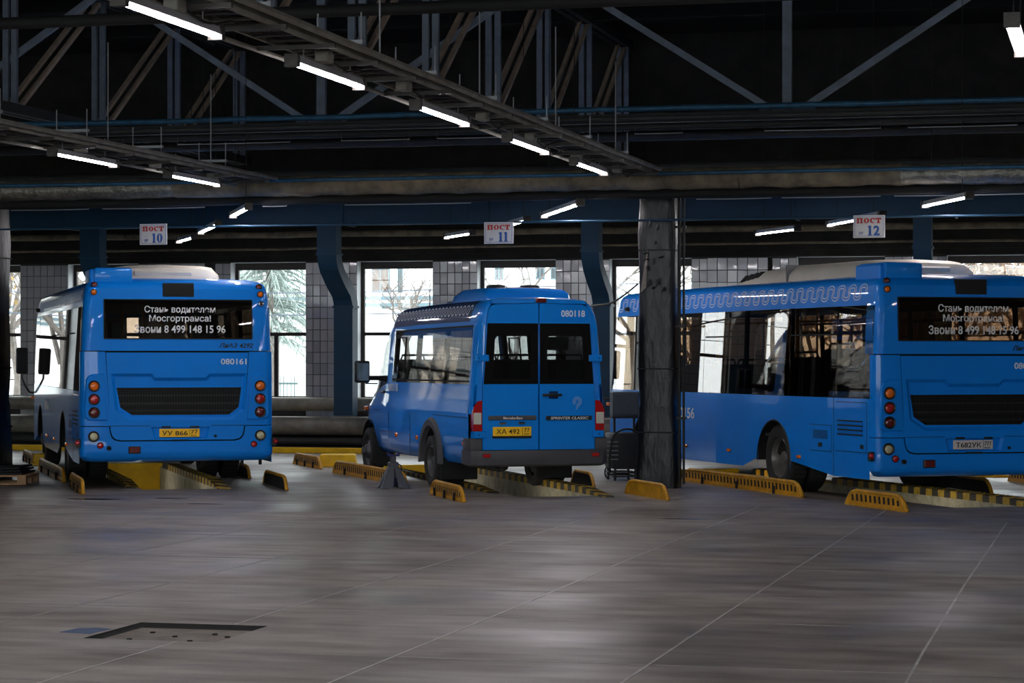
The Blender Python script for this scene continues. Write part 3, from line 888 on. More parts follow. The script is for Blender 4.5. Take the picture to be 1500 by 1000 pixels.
# ------------------------------------------------------------------ post signs
def ring_glyph(b, cx, cz, w, h, tw, th, gap=None, n=22):
    outer, inner = [], []
    a0, a1 = (0, 2*PI) if gap is None else (gap, 2*PI-gap)
    m = n if gap is not None else n-1
    rows = []
    for i in range(n+1 if gap is not None else n):
        t = a0 + (a1-a0)*i/n
        rows.append([(cx+w/2*math.cos(t), 0, cz+h/2*math.sin(t)), (cx+(w/2-tw)*math.cos(t), 0, cz+(h/2-th)*math.sin(t)),
                     (cx+(w/2-tw)*math.cos(t), 0.002, cz+(h/2-th)*math.sin(t)), (cx+w/2*math.cos(t), 0.002, cz+h/2*math.sin(t))])
    if gap is None: rows.append(rows[0])
    b.grid(rows, closed=True)
def B(b, x0, x1, z0, z1): b.box(x0, x1, 0, 0.002, z0, z1)
def post_sign(px, py, num, label):
    v = 30.45
    u = on_v(px, v); Y = v/(((px-750)/FPX)*SA+CA); zc = CAMH + (HOR-py)/FPX*Y
    root = empty('post_sign', (u, v, zc), 0, label, 'sign', 'numbered post signs')
    w, h = 0.4, 0.285
    b = MB(); b.rbox(-w/2, w/2, 0, 0.012, -h/2, h/2, 0.003, 1); b.build('board', 'sign_white', root)
    b = MB(); e = 0.022; t = 0.004
    B(b, -w/2+e, w/2-e, h/2-e, h/2-e+t); B(b, -w/2+e, w/2-e, -h/2+e-t, -h/2+e); B(b, -w/2+e-t, -w/2+e, -h/2+e-t, h/2-e+t); B(b, w/2-e, w/2-e+t, -h/2+e-t, h/2-e+t)
    o = b.build('border', 'sign_blue', root); o.location.y = -0.003
    # the word, slab letters
    H = 0.068; z0 = 0.04
    let = {'П': [], 'О': [], 'С': [], 'Т': []}
    x = -0.15
    def letter(name, fn):
        m = MB(); fn(m); q = m.build('letter', 'sign_red', root, 0); q.location = (0, -0.004, 0)
    def pe(m):
        for s in (x, x+0.042):
            B(m, s, s+0.024, z0, z0+H); B(m, s-0.006, s+0.030, z0, z0+0.010)
        B(m, x-0.006, x+0.072, z0+H-0.014, z0+H)
    letter('П', pe); x = -0.065
    letter('О', lambda m: ring_glyph(m, x+0.033, z0+H/2, 0.068, H, 0.024, 0.009)); x = 0.012
    def es(m):
        ring_glyph(m, x+0.033, z0+H/2, 0.066, H, 0.024, 0.009, 0.75)
        B(m, x+0.050, x+0.062, z0+H*0.66, z0+H)
    letter('С', es); x = 0.083
    def te(m):
        B(m, x+0.024, x+0.048, z0, z0+H); B(m, x+0.012, x+0.060, z0, z0+0.010); B(m, x, x+0.072, z0+H-0.013, z0+H)
        B(m, x, x+0.010, z0+H-0.03, z0+H); B(m, x+0.062, x+0.072, z0+H-0.03, z0+H)
    letter('Т', te)
    HN = 0.125; zn = -0.115
    def one(x):
        m = MB(); B(m, x+0.012, x+0.042, zn, zn+HN); B(m, x, x+0.054, zn, zn+0.010); B(m, x, x+0.014, zn+HN-0.022, zn+HN-0.006)
        q = m.build('digit', 'sign_blue', root, 0); q.location.y = -0.004
    def zero(x):
        m = MB(); ring_glyph(m, x+0.04, zn+HN/2, 0.082, HN, 0.030, 0.008)
        q = m.build('digit', 'sign_blue', root, 0); q.location.y = -0.004
    if num == '10': one(-0.015); zero(0.055)
    elif num == '11': one(0.0); one(0.072)
    else:
        one(-0.015); text('2', 'digit', 'sign_blue', root, (0.095, -0.003, zn+HN/2), width=0.078, height=HN, thick=0.035)
    text('№', 'letter', 'sign_blue', root, (-0.10, -0.003, -0.085), width=0.05, height=0.04)
    for s in (-0.12, 0.12):
        b = MB(); b.cyl((s, 0.03, h/2-0.02), (s, 0.05, 3.49-zc), 0.006, 6); b.build('hanger', 'conduit', root)
post_sign(224.5, 343, '10', 'white hanging sign reading ПОСТ № 10 above the left bus')
post_sign(730.5, 341, '11', 'white hanging sign reading ПОСТ 11 above the minibus')
post_sign(1273, 331.5, '12', 'white hanging sign reading ПОСТ № 12 above the right bus')

# ------------------------------------------------------------------ city bus
def bus_side(yc_list, y0, y1, zb, R_, zt, extra=()):
    """columns (y, bottom) of a skirt with round wheel arches"""
    cols = []
    y = y0
    marks = sorted(set([y0, y1, *extra]))
    arcs = []
    for yc in yc_list:
        h = zb - 0.43
        a0 = math.asin(h / R_)
        for i in range(15):
            t = PI - a0 - (PI - 2*a0)*i/14
            arcs.append((yc + R_*math.cos(t), 0.43 + R_*math.sin(t)))
    inside = lambda q: any(abs(q-yc) < R_ for yc in yc_list)
    for m in marks:
        if not inside(m): cols.append((m, zb))
    cols += arcs
    for yc in yc_list:
        w = math.sqrt(R_**2 - (zb-0.43)**2)
        cols += [(yc-w-0.001, zb), (yc+w+0.001, zb)]
    return sorted(cols)

def wheel(root, x, y, r, w, side, rim_m, dz=0.0, dish=0.10):
    """side -1: outer face to the left"""
    t = MB()
    h = w/2
    prof = [(-h*0.7, r*0.60), (-h, r*0.70), (-h*1.02, r*0.86), (-h*0.86, r*0.97), (-h*0.6, r), (h*0.6, r), (h*0.86, r*0.97), (h*1.02, r*0.86), (h, r*0.70), (h*0.7, r*0.60)]
    t.lathe(prof, (x, y, r+dz), 'x', 32)
    tyre = t.build('tyre', 'tyre', root, 40)
    m = MB(); s = side
    prof = [(s*h*0.75, r*0.60), (s*h*0.8, r*0.585), (s*h*0.4, r*0.54), (s*(h-dish-0.02), r*0.50), (s*(h-dish), r*0.33), (s*(h-dish+0.05), r*0.27), (s*(h-dish+0.06), r*0.20), (s*(h-dish+0.10), r*0.17), (s*(h-dish+0.105), 0.001)]
    m.lathe(prof, (x, y, r+dz), 'x', 28)
    rim = m.build('rim', rim_m, tyre, 40)
    for k in range(8):
        a = 2*PI*k/8; b = MB()
        c = Vector((x + s*(h-dish+0.0), y + r*0.235*math.cos(a), r+dz + r*0.235*math.sin(a)))
        b.cyl(c, c + Vector((s*0.055, 0, 0)), 0.012, 6); b.build('wheel_nut', 'rim_grey', tyre)
    tr = MB()
    for k in range(40):
        a = 2*PI*k/40
        c = Vector((0, math.cos(a), math.sin(a)))*r
        tr.bar(Vector((x-h*0.7, y, r+dz)) + c, Vector((x+h*0.7, y, r+dz)) + c, 0.02, 0.008, c)
    tag(tr.build('tread', 'rubber', tyre), kind='stuff')
    return tyre

def round_lamp(root, x, z, y, r, rl, lens, name='tail_lamp'):
    b = MB()
    b.lathe([(0.005, r), (-0.016, r), (-0.02, r*0.93), (-0.012, rl)], (x, y, z), 'y', 24)
    o = b.build(name, 'black_trim', root)
    l = MB(); l.lathe([(-0.010, rl), (-0.018, rl*0.85), (-0.023, rl*0.5), (-0.024, 0.001)], (x, y, z), 'y', 20)
    l.build('lens', lens, o)
    return o

SEAT = {}
def seat_mesh(m):
    if m not in SEAT:
        b = MB()
        b.rbox(-0.22, 0.22, 0.0, 0.44, 0.40, 0.48, 0.03)
        b.rbox(-0.22, 0.22, -0.08, 0.02, 0.42, 1.08, 0.035)
        b.box(-0.12, 0.12, 0.12, 0.32, 0.0, 0.41)
        b.tube([(-0.18, -0.03, 1.05), (-0.15, -0.03, 1.14), (0.15, -0.03, 1.14), (0.18, -0.03, 1.05)], 0.016, 6)
        SEAT[m] = b.mesh('passenger_seat', m)
    return SEAT[m]

def serpentine(root, surf, y0, y1, lam, A, z0, m, lines=3, gap=0.026, width=0.011, name='ornament'):
    """white wavy lines painted on the cove; surf(y, t) -> point"""
    n = max(2, int((y1-y0)/lam*18))
    for li in range(lines):
        off = (li-(lines-1)/2)*gap
        b = MB(); rows = []
        path = []
        for i in range(n+1):
            s = (y1-y0)*i/n
            ph = 2*PI*s/lam
            path.append((y0 + s - 0.13*lam*math.sin(2*ph), z0 + A*math.sin(ph)))
        for i in range(n+1):
            p = path[max(i-1, 0)]; q = path[min(i+1, n)]
            d = Vector((q[0]-p[0], q[1]-p[1]))
            d = d.normalized() if d.length > 1e-9 else Vector((1, 0))
            nn = Vector((-d.y, d.x))
            c = Vector(path[i])
            a = c + nn*(off-width/2); e = c + nn*(off+width/2)
            rows.append([surf(a.x, a.y, 0.001), surf(a.x, a.y, 0.003), surf(e.x, e.y, 0.003), surf(e.x, e.y, 0.001)])
        b.grid(rows); b.build(name, m, root, 0)

def make_bus(bay, label, number, plate, plate_m, drop, side_number=True):
    X, Y, th = bay
    u, v = wxy(X, Y)
    root = empty('city_bus', (u, v, -drop), th + ALPHA, label, 'bus', 'blue city buses')
    W, L, ZB = 1.25, 9.3, 0.33
    AX = (2.9, 7.5)
    BLUE = 'bus_blue'
    iside = lerp_table([(1.27, 0), (2.366, 0.035), (2.45, 0.045), (2.6, 0.07), (2.66, 0.10), (2.70, 0.16), (2.725, 0.28), (2.745, 0.5), (2.758, 0.8), (2.766, 1.15)])
    irear = lerp_table([(1.79, 0), (2.456, 0.03), (2.60, 0.05), (2.66, 0.085), (2.70, 0.15), (2.725, 0.28), (2.745, 0.5), (2.758, 0.8), (2.766, 1.15)])
    ifront = lerp_table([(1.0, 0), (2.366, 0.22), (2.6, 0.28), (2.70, 0.36), (2.766, 1.3)])
    rc = 0.11
    # ---- skirts with wheel arches
    for s in (-1, 1):
        cols = bus_side(AX, 0.14, L-0.30, ZB, 0.52, 1.27, (1.12, 3.9, 5.3, 6.4))
        b = MB()
        b.grid([[(s*W, y, zb) for y, zb in cols], [(s*W, y, zb+(1.27-zb)*0.5) for y, zb in cols], [(s*W, y, 1.27) for y, zb in cols]])
        b.build('side_panel', BLUE, root)
        for yc in AX:
            l = MB(); pts = [(yc + 0.53*math.cos(t), 0.43 + 0.53*math.sin(t)) for t in [PI*i/16 for i in range(17)]]
            l.grid([[(s*(W-0.012), y, z) for y, z in pts], [(s*(W-0.55), y, z) for y, z in pts]])
            l.add([(s*(W-0.55), y, z) for y, z in pts], [tuple(range(17))])
            l.build('wheel_arch', 'under_black', root)
            rim = MB(); rim.tube([(s*(W-0.002), yc + 0.525*math.cos(t), 0.43 + 0.525*math.sin(t)) for t in [0.0 + PI*i/18 for i in range(19)]], 0.012, 6)
            rim.build('arch_lip', 'black_trim', root)
    # ---- roof and coves
    n_r = [-0.9, -0.5, 0, 0.5, 0.9]
    ys = [L-0.5, 7.6, 5.3, 3.9, 2.4, 1.0, 0.3]
    def loop(z):
        a, r_, f = iside(z), irear(z), ifront(z)
        w = max(W-a, 0.02); y0 = r_; y1 = L-f
        q = min(rc, w*0.8); fq = min(0.3, w*0.8)
        pts = [(-w, min(max(y, y0+q+0.01), y1-fq-0.01)) for y in ys]
        for i in range(6):
            t = PI + (PI/2)*i/5; pts.append((-w+q + q*math.cos(t), y0+q + q*math.sin(t)))
        pts += [(x*(w-q), y0) for x in n_r]
        for i in range(6):
            t = 1.5*PI + (PI/2)*i/5; pts.append((w-q + q*math.cos(t), y0+q + q*math.sin(t)))
        pts += [(w, min(max(y, y0+q+0.01), y1-fq-0.01)) for y in reversed(ys)]
        for i in range(6):
            t = (PI/2)*i/5; pts.append((w-fq + fq*math.cos(t), y1-fq + fq*math.sin(t)))
        for i in range(6):
            t = PI/2 + (PI/2)*i/5; pts.append((-w+fq + fq*math.cos(t), y1-fq + fq*math.sin(t)))
        return [(x, y, z) for x, y in pts]
    zs = [2.366, 2.45, 2.6, 2.63, 2.66, 2.68, 2.70, 2.715, 2.725, 2.745, 2.758, 2.766]
    rows = [loop(z) for z in zs]
    b = MB(); nl = len(ys)
    rear_lo, rear_hi = nl-1, nl+6+5+6
    b.grid(rows, closed=True, skip=lambda i, j: i < 2 and rear_lo <= j < rear_hi)
    b.add(rows[-1], [tuple(range(len(rows[-1])))])
    b.build('roof', BLUE, root, 50)
    # ---- rear upper panel with window opening
    wx0, wx1, wz0, wz1 = -0.945, 0.97, 1.951, 2.456
    xs = [wx0, -0.5, 0, 0.5, wx1]
    def rloop(z):
        a, r_ = iside(z), irear(z); w = W-a
        pts = [(-w, 0.30)] + [(-w+rc + rc*math.cos(PI + (PI/2)*i/5), r_+rc + rc*math.sin(PI + (PI/2)*i/5)) for i in range(6)]
        pts += [(x, r_) for x in xs]
        pts += [(w-rc + rc*math.cos(1.5*PI + (PI/2)*i/5), r_+rc + rc*math.sin(1.5*PI + (PI/2)*i/5)) for i in range(6)] + [(w, 0.30)]
        return [(x, y, z) for x, y in pts]
    b = MB()
    zz = [1.795, wz0, 2.2, wz1, 2.55, 2.6]
    b.grid([rloop(z) for z in zz], skip=lambda i, j: i in (1, 2) and 7 <= j < 11)
    b.build('rear_upper_panel', BLUE, root, 50)
    g = MB(); y0, y1 = irear(wz0)-0.004, irear(wz1)-0.004
    g.add([(wx0, y0, wz0), (wx1, y0, wz0), (wx1, y1, wz1), (wx0, y1, wz1), (wx0, y0+.006, wz0), (wx1, y0+.006, wz0), (wx1, y1+.006, wz1), (wx0, y1+.006, wz1)],
          [(0,1,2,3), (7,6,5,4), (0,4,5,1), (1,5,6,2), (2,6,7,3), (3,7,4,0)])
    rw = g.build('rear_window', 'rear_glass', root, 0)
    sl = MB()
    for (a, c) in (((wx0, wz0), (wx1, wz0)), ((wx1, wz0), (wx1, wz1)), ((wx1, wz1), (wx0, wz1)), ((wx0, wz1), (wx0, wz0))):
        sl.bar((a[0], irear(a[1])-0.003, a[1]), (c[0], irear(c[1])-0.003, c[1]), 0.014, 0.014, (0, 1, 0.01))
    sl.build('seal', 'gap_black', rw)
    cx = (wx0+wx1)/2 + 0.03
    for s, z, wd, h in (('Стань водителем', 2.326, 0.92, 0.105), ('Мосгортранса!', 2.206, 0.80, 0.105), ('Звони 8 499 148 15 96', 2.078, 1.18, 0.105)):
        text(s, 'lettering', 'white_paint', rw, (cx-0.01, irear(z)-0.008, z), width=wd, height=h, thick=0.012)
    b = MB(); b.rbox(-0.19, 0.215, 0.025, 0.09, 2.495, 2.675, 0.012, 2); b.build('vent_grille', 'rubber', root)
    text('ЛиАЗ 4292', 'lettering', 'plate_black', root, (0.76, -0.001, 1.865), width=0.45, height=0.062, thick=0.02, shear=0.3)
    for (x, z, m) in ((-1.065, 2.645, 'lens_dark_red'), (-1.075, 2.55, 'lens_amber'), (1.07, 2.63, 'lens_dark_red'), (1.085, 2.535, 'lens_amber')):
        round_lamp(root, x, z, irear(z)+0.004, 0.042, 0.034, m, 'marker_lamp')
    b = MB(); b.lathe([(0.01, 0.042), (-0.02, 0.04), (-0.035, 0.028), (-0.04, 0.001)], (1.09, irear(2.41), 2.41), 'y', 18)
    o = b.build('rear_camera', 'chrome', root)
    b = MB(); b.lathe([(-0.036, 0.02), (-0.043, 0.014), (-0.045, 0.001)], (1.09, irear(2.41), 2.41), 'y', 12); b.build('camera_lens', 'gap_black', o)
    # ---- corner panels with the lamp pods
    for s in (-1, 1):
        def crow(z):
            xe = 0.932 - (1.785-z)*0.068
            pts = [(s*W, 0.14), (s*W, rc)] + [(s*(W-rc + rc*math.cos(t)), rc - rc*math.sin(t)) for t in [PI/2*i/6 for i in range(1, 7)]] + [(s*xe, 0)]
            return [(x, y, z) for x, y in pts]
        b = MB(); b.grid([crow(z) for z in (0.825, 1.1, 1.4, 1.783)])
        b.grid([crow(1.783), [(x*0.96, y+0.05, z) for x, y, z in crow(1.783)]])
        b.build('corner_panel', BLUE, root, 50)
        pod = [(s*0.945, 1.50), (s*1.09, 1.50), (s*1.15, 1.475), (s*1.18, 1.42), (s*1.20, 1.0), (s*1.19, 0.93), (s*1.15, 0.895), (s*0.905, 0.89)]
        b = MB()
        inn = [((x - s*1.055)*0.93 + s*1.05, (z-1.19)*0.95+1.19) for x, z in pod]
        b.grid([[(x, 0.004, z) for x, z in pod], [(x, -0.018, z) for x, z in inn]], closed=True); b.add([(x, -0.018, z) for x, z in inn], [tuple(range(8))])
        b.build('lamp_pod', 'bus_blue', root, 30)
        for z, m in ((1.338, 'lens_amber'), (1.168, 'lens_red'), (0.997, 'lens_dark_red')):
            round_lamp(root, s*1.075, z, -0.018, 0.074, 0.054, m)
    # ---- bumper
    def brow(z, ins):
        w = W-ins
        pts = [(-w, 0.14)] + [(-w+rc + rc*math.cos(PI + (PI/2)*i/6), ins+rc + rc*math.sin(PI + (PI/2)*i/6)) for i in range(7)]
        pts += [(x, ins) for x in (-0.7, 0, 0.7)]
        pts += [(w-rc + rc*math.cos(1.5*PI + (PI/2)*i/6), ins+rc + rc*math.sin(1.5*PI + (PI/2)*i/6)) for i in range(7)] + [(w, 0.14)]
        return [(x, y, z) for x, y in pts]
    b = MB(); b.grid([brow(0.36, 0.13), brow(0.375, 0.05), brow(0.43, 0.0), brow(0.5, -0.008), brow(0.622, 0.0)])
    xe = lerp_table([(0.622, 0.74), (0.64, 0.815), (0.68, 0.855), (0.74, 0.872), (0.815, 0.882)])
    for s in (-1, 1):
        def c2(z):
            return [(x, y, z) for x, y in [(s*W, 0.14), (s*W, rc)] + [(s*(W-rc + rc*math.cos(t)), rc - rc*math.sin(t)) for t in [PI/2*i/6 for i in range(1, 7)]] + [(s*xe(z), 0)]]
        b.grid([c2(z) for z in (0.622, 0.64, 0.68, 0.74, 0.815)])
        b.grid([c2(0.815), [(x*0.97, y+0.04, z) for x, y, z in c2(0.815)]])
    b.build('rear_bumper', BLUE, root, 40)
    for s in (-1, 1):
        round_lamp(root, s*1.08, 0.69, -0.002, 0.072, 0.05, 'lens_cream', 'reversing_lamp')
        round_lamp(root, s*0.995, 0.575, -0.006, 0.042, 0.038, 'lens_red', 'reflector')
    round_lamp(root, -0.885, 0.54, -0.006, 0.03, 0.024, 'gap_black', 'jack_hole')
    b = MB(); b.rbox(-0.635, -0.48, -0.024, 0.01, 0.465, 0.56, 0.008, 1); fo = b.build('fog_lamp', 'black_trim', root)
    b = MB(); b.rbox(-0.625, -0.49, -0.032, -0.02, 0.475, 0.55, 0.006, 1); b.build('lens', 'lens_dark_red', fo)
    # ---- engine hatch
    m = lambda a, c, d: (a, d, c)
    half = [(0.922, 1.772), (0.868, 0.84), (0.858, 0.75), (0.838, 0.69), (0.80, 0.655), (0.73, 0.638)]
    O = half + [(-x, z) for x, z in reversed(half)]
    A_ = [(-0.86, 1.50), (-0.33, 1.50), (-0.285, 1.447), (0.365, 1.447), (0.41, 1.50), (0.905, 1.50), (0.87, 1.02), (0.71, 0.895), (-0.61, 0.895), (-0.80, 1.02)]
    B_ = [(-0.81, 1.46), (-0.35, 1.46), (-0.30, 1.405), (0.38, 1.405), (0.43, 1.46), (0.86, 1.46), (0.835, 1.035), (0.69, 0.935), (-0.59, 0.935), (-0.765, 1.035)]
    C_ = [(-0.785, 1.318), (0.835, 1.318), (0.80, 1.06), (0.675, 0.962), (-0.585, 0.962), (-0.735, 1.06)]
    D0 = [(-0.345, 0.805), (0.425, 0.805), (0.385, 0.655), (-0.305, 0.655)]
    D1 = [(-0.31, 0.795), (0.39, 0.795), (0.36, 0.668), (-0.28, 0.668)]
    b = MB()
    b.fill(O, [A_, D0], m, 0.0)
    b.grid([[m(x, z, 0.0) for x, z in A_], [m(x, z, 0.035) for x, z in B_]], closed=True)
    b.fill(B_, [C_], m, 0.035)
    b.grid([[m(x, z, 0.035) for x, z in C_], [m(x, z, 0.06) for x, z in C_]], closed=True)
    b.grid([[m(x, z, 0.0) for x, z in D0], [m(x, z, 0.03) for x, z in D1]], closed=True)
    b.add([m(x, z, 0.03) for x, z in D1], [(0, 1, 2, 3)])
    b.grid([[m(x, z, 0.0) for x, z in O], [m(x, z, 0.035) for x, z in O]], closed=True)
    hatch = b.build('engine_hatch', BLUE, root, 25)
    b = MB(); b.bar((-0.865, -0.001, 0.825), (-0.35, -0.001, 0.825), 0.004, 0.006, (0, 0, 1)); b.bar((0.43, -0.001, 0.825), (0.865, -0.001, 0.825), 0.004, 0.006, (0, 0, 1)); b.build('crease', 'gap_black', hatch)
    gr = MB()
    xl = lerp_table([(0.962, -0.585), (1.06, -0.735), (1.318, -0.785)]); xr = lerp_table([(0.962, 0.675), (1.06, 0.80), (1.318, 0.835)])
    for i in range(14):
        z = 0.972 + i*0.026
        gr.box(xl(z), xr(z), 0.045, 0.052, z-0.004, z+0.004)
    for i in range(46):
        x = -0.76 + i*0.0345
        zl = 0.962 if -0.585 < x < 0.675 else (1.06 if -0.735 < x < 0.80 else 1.2)
        gr.box(x-0.002, x+0.002, 0.043, 0.05, zl, 1.316)
    tag(gr.build('grille_mesh', 'black_trim', hatch, 0), kind='stuff')
    for z, t in ((1.02, 0.02), (1.11, 0.035), (1.21, 0.02)):
        b = MB(); b.bar((xl(z), 0.085, z), (xr(z), 0.085, z), 0.03, t); b.build('radiator_tube', 'pipe_dark', hatch)
    b = MB(); b.fill(C_, [], m, 0.11); b.build('radiator_core', 'gap_black', hatch, 0)
    text(number, 'fleet_number', 'white_paint', root, (0.73, -0.003, 1.655), width=0.335, height=0.075, thick=0.012)
    # licence plate
    b = MB(); b.rbox(-0.235, 0.285, 0.008, 0.02, 0.675, 0.782, 0.004, 1); pl = b.build('licence_plate', plate_m, root)
    tag(pl, 'licence plate reading ' + plate[0] + ' ' + plate[1])
    tm = 'plate_black'
    text(plate[0], 'characters', tm, pl, (-0.035, 0.006, 0.727), width=0.33, height=0.062, thick=0.008)
    text(plate[1], 'characters', tm, pl, (0.218, 0.006, 0.741), width=0.09, height=0.048, thick=0.006)
    text('RUS', 'characters', tm, pl, (0.21, 0.006, 0.693), width=0.07, height=0.018, thick=0.01)
    b = MB(); b.box(0.155, 0.159, 0.005, 0.008, 0.678, 0.779); b.build('divider', tm, pl)
    for x in (-0.15, 0.22):
        b = MB(); b.rbox(x-0.06, x+0.06, -0.006, 0.03, 0.796, 0.82, 0.005, 1); b.build('plate_lamp', 'black_trim', root)
    b = MB(); b.rbox(-0.08, 0.14, -0.012, 0.02, 0.625, 0.645, 0.004, 1); b.build('latch', 'gap_black', root)
    round_lamp(root, 0.49, 0.688, -0.002, 0.018, 0.014, 'gap_black', 'key_lock')
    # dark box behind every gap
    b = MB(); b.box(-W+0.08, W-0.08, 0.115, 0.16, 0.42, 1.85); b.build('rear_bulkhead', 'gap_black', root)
    # ---- side windows
    panes = [(0.09, 1.08), (1.08, 2.46), (2.46, 3.90), (3.90, 5.30), (5.30, 6.70), (6.70, 7.95), (8.05, 8.98)]
    for s in (-1, 1):
        for k, (a, c) in enumerate(panes):
            g = MB(); e = 0.006
            x0, x1 = s*W, s*(W-0.035)
            q = [(a+e, 1.275), (c-e, 1.275), (c-e, 2.362), (a+e, 2.362)]
            if k == 6: q = [(a+e, 1.16), (c+0.02, 1.16), (c-0.14, 2.362), (a+e, 2.362)]
            xx = lambda z: s*(W - 0.035*max(0, (z-1.27))/1.096)
            vs = [(xx(z), y, z) for y, z in q] + [(xx(z)-s*0.006, y, z) for y, z in q]
            g.add(vs, [(0,1,2,3), (7,6,5,4), (0,4,5,1), (1,5,6,2), (2,6,7,3), (3,7,4,0)])
            g.build('side_window', 'bus_glass', root, 0)
        for y in (1.08, 2.46, 3.90, 5.30, 6.70, 8.0):
            wd = 0.05 if y < 7.5 else 0.10
            b = MB(); b.add([(s*(W-0.010), y-wd/2, 1.27), (s*(W-0.010), y+wd/2, 1.27), (s*(W-0.045), y+wd/2, 2.37), (s*(W-0.045), y-wd/2, 2.37), (s*(W-0.06), y-wd/2, 1.27), (s*(W-0.06), y+wd/2, 1.27), (s*(W-0.095), y+wd/2, 2.37), (s*(W-0.095), y-wd/2, 2.37)],
                            [(0,1,2,3), (7,6,5,4), (0,4,5,1), (1,5,6,2), (2,6,7,3), (3,7,4,0)])
            b.build('window_pillar', 'gap_black', root, 0)
        for y0, y1 in ((1.12, 2.42), (3.94, 5.26)):
            b = MB(); b.box(*sorted((s*(W-0.035), s*(W-0.02))), y0, y1, 2.02, 2.04); b.build('vent_bar', 'gap_black', root)
        b = MB(); b.add([(s*W, L-0.32, 1.27), (s*(W-0.02), L-0.28, 1.0), (s*(W-0.06), L-0.52, 2.37), (s*(W-0.06), L-0.46, 2.37)], [(0, 1, 3, 2)]); b.build('front_post', BLUE, root)
        # front corner skirts
        rows = []
        for z in (ZB+0.02, 0.7, 1.1):
            rows.append([(s*W, L-0.30, z)] + [(s*(W-0.3 + 0.3*math.cos(t)), L-0.3 + 0.3*math.sin(t), z) for t in [PI/2*i/6 for i in range(1, 7)]] + [(0, L, z)])
        b = MB(); b.grid(rows); b.build('front_panel', BLUE, root)
    b = MB()
    rows = []
    for z, yy in ((1.1, L-0.02), (1.7, L-0.10), (2.37, L-0.22)):
        rows.append([(-(W-0.02), yy-0.24, z), (-(W-0.12), yy-0.08, z), (-0.8, yy, z), (0.8, yy, z), (W-0.12, yy-0.08, z), (W-0.02, yy-0.24, z)])
    b.grid(rows); b.build('windscreen', 'pane_glass', root)
    b = MB(); b.box(-0.02, 0.02, L-0.2, L-0.15, 1.1, 2.37); b.build('windscreen_pillar', 'gap_black', root)
    # ---- left side details
    s = -1
    def hatchp(y0, y1, z0, z1, nm='side_hatch'):
        b = MB(); b.rbox(-W-0.003, -W+0.01, y0-0.008, y1+0.008, z0-0.008, z1+0.008, 0.002, 1)
        o = b.build(nm, 'gap_black', root)
        b = MB(); b.rbox(-W-0.007, -W+0.006, y0, y1, z0, z1, 0.003, 1); b.build('hatch_door', BLUE, o); return o
    h1 = hatchp(0.22, 1.06, 0.64, 1.22)
    for i in range(7):
        b = MB(); z = 0.84 + i*0.027; b.bar((-W-0.010, 0.31, z), (-W-0.010, 0.98, z), 0.02, 0.016 if i % 2 == 0 else 0.01); b.build('louvre_slat', 'gap_black' if i % 2 == 0 else BLUE, h1)
    b = MB(); b.box(-W-0.011, -W, 0.29, 0.37, 0.68, 0.73); b.build('latch', 'gap_black', h1)
    h2 = hatchp(1.18, 1.80, 0.62, 0.93)
    for i in range(6):
        b = MB(); z = 0.775 + i*0.018; b.bar((-W-0.009, 1.28, z), (-W-0.009, 1.68, z), 0.008, 0.008); b.build('louvre_slat', 'gap_black', h2)
    b = MB(); b.box(-W-0.011, -W, 1.43, 1.54, 0.67, 0.72); b.build('latch', 'gap_black', h2)
    b = MB(); b.box(-W-0.002, -W+0.002, 1.115, 1.125, ZB, 1.27); b.build('panel_seam', 'gap_black', root)
    for y in (2.1, 4.35, 5.9):
        b = MB(); b.rbox(-W-0.03, -W, y-0.045, y+0.045, 0.50, 0.54, 0.008, 1); b.build('side_marker', 'lens_amber', root)
    for q in (-1, 1):
        b = MB(); b.rbox(*sorted((q*(W-0.01), q*(W+0.05))), 0.03, 0.10, 0.55, 0.66, 0.008, 1); mk = b.build('corner_marker', 'black_trim', root)
        b = MB(); b.lathe([(0.0, 0.032), (-0.02, 0.03), (-0.035, 0.016), (-0.038, 0.001)], (q*(W+0.035), 0.03, 0.61), 'y', 14); b.build('lens', 'lens_red', mk)
    text(number, 'fleet_number', 'white_paint', root, (-W-0.003, 6.02, 0.98), width=0.82, height=0.15, M=LEFT, thick=0.01)
    def surf(y, t, d): return (-(W - iside(t) + d), y, t)
    serpentine(root, surf, 0.35, 8.7, 0.30, 0.075, 2.525, 'decal_white', 2, 0.036, 0.013)
    # ---- roof units
    b = MB(); b.rbox(-1.06, -0.57, 0.12, 0.85, 2.66, 2.87, 0.035, 2); bx = b.build('air_intake', 'bus_blue_light', root, 40)
    b = MB(); b.rbox(-1.12, -1.04, 0.16, 0.80, 2.66, 2.85, 0.02, 1); b.build('intake_side', BLUE, bx)
    ac = MB(); rows = []
    for (y, zt, hw) in ((1.15, 2.78, 0.60), (1.22, 2.90, 0.70), (1.5, 2.95, 0.76), (3.6, 2.96, 0.78), (4.6, 2.93, 0.78), (5.1, 2.86, 0.76), (5.35, 2.78, 0.72)):
        rows.append([(-hw, y, 2.70), (-hw+0.02, y, 2.74+(zt-2.78)*0.5), (-hw+0.12, y, zt-0.02), (-hw+0.25, y, zt), (0, y, zt+0.015), (hw-0.25, y, zt), (hw-0.12, y, zt-0.02), (hw-0.02, y, 2.74+(zt-2.78)*0.5), (hw, y, 2.70)])
    ac.grid(rows); ac.add(rows[0], [tuple(range(9))]); ac.add(rows[-1], [tuple(range(8, -1, -1))])
    acu = ac.build('roof_aircon', 'aircon_white', root, 45)
    b = MB(); b.box(-0.79, 0.79, 3.52, 3.55, 2.72, 2.962); b.build('lid_seam', 'interior_grey', acu)
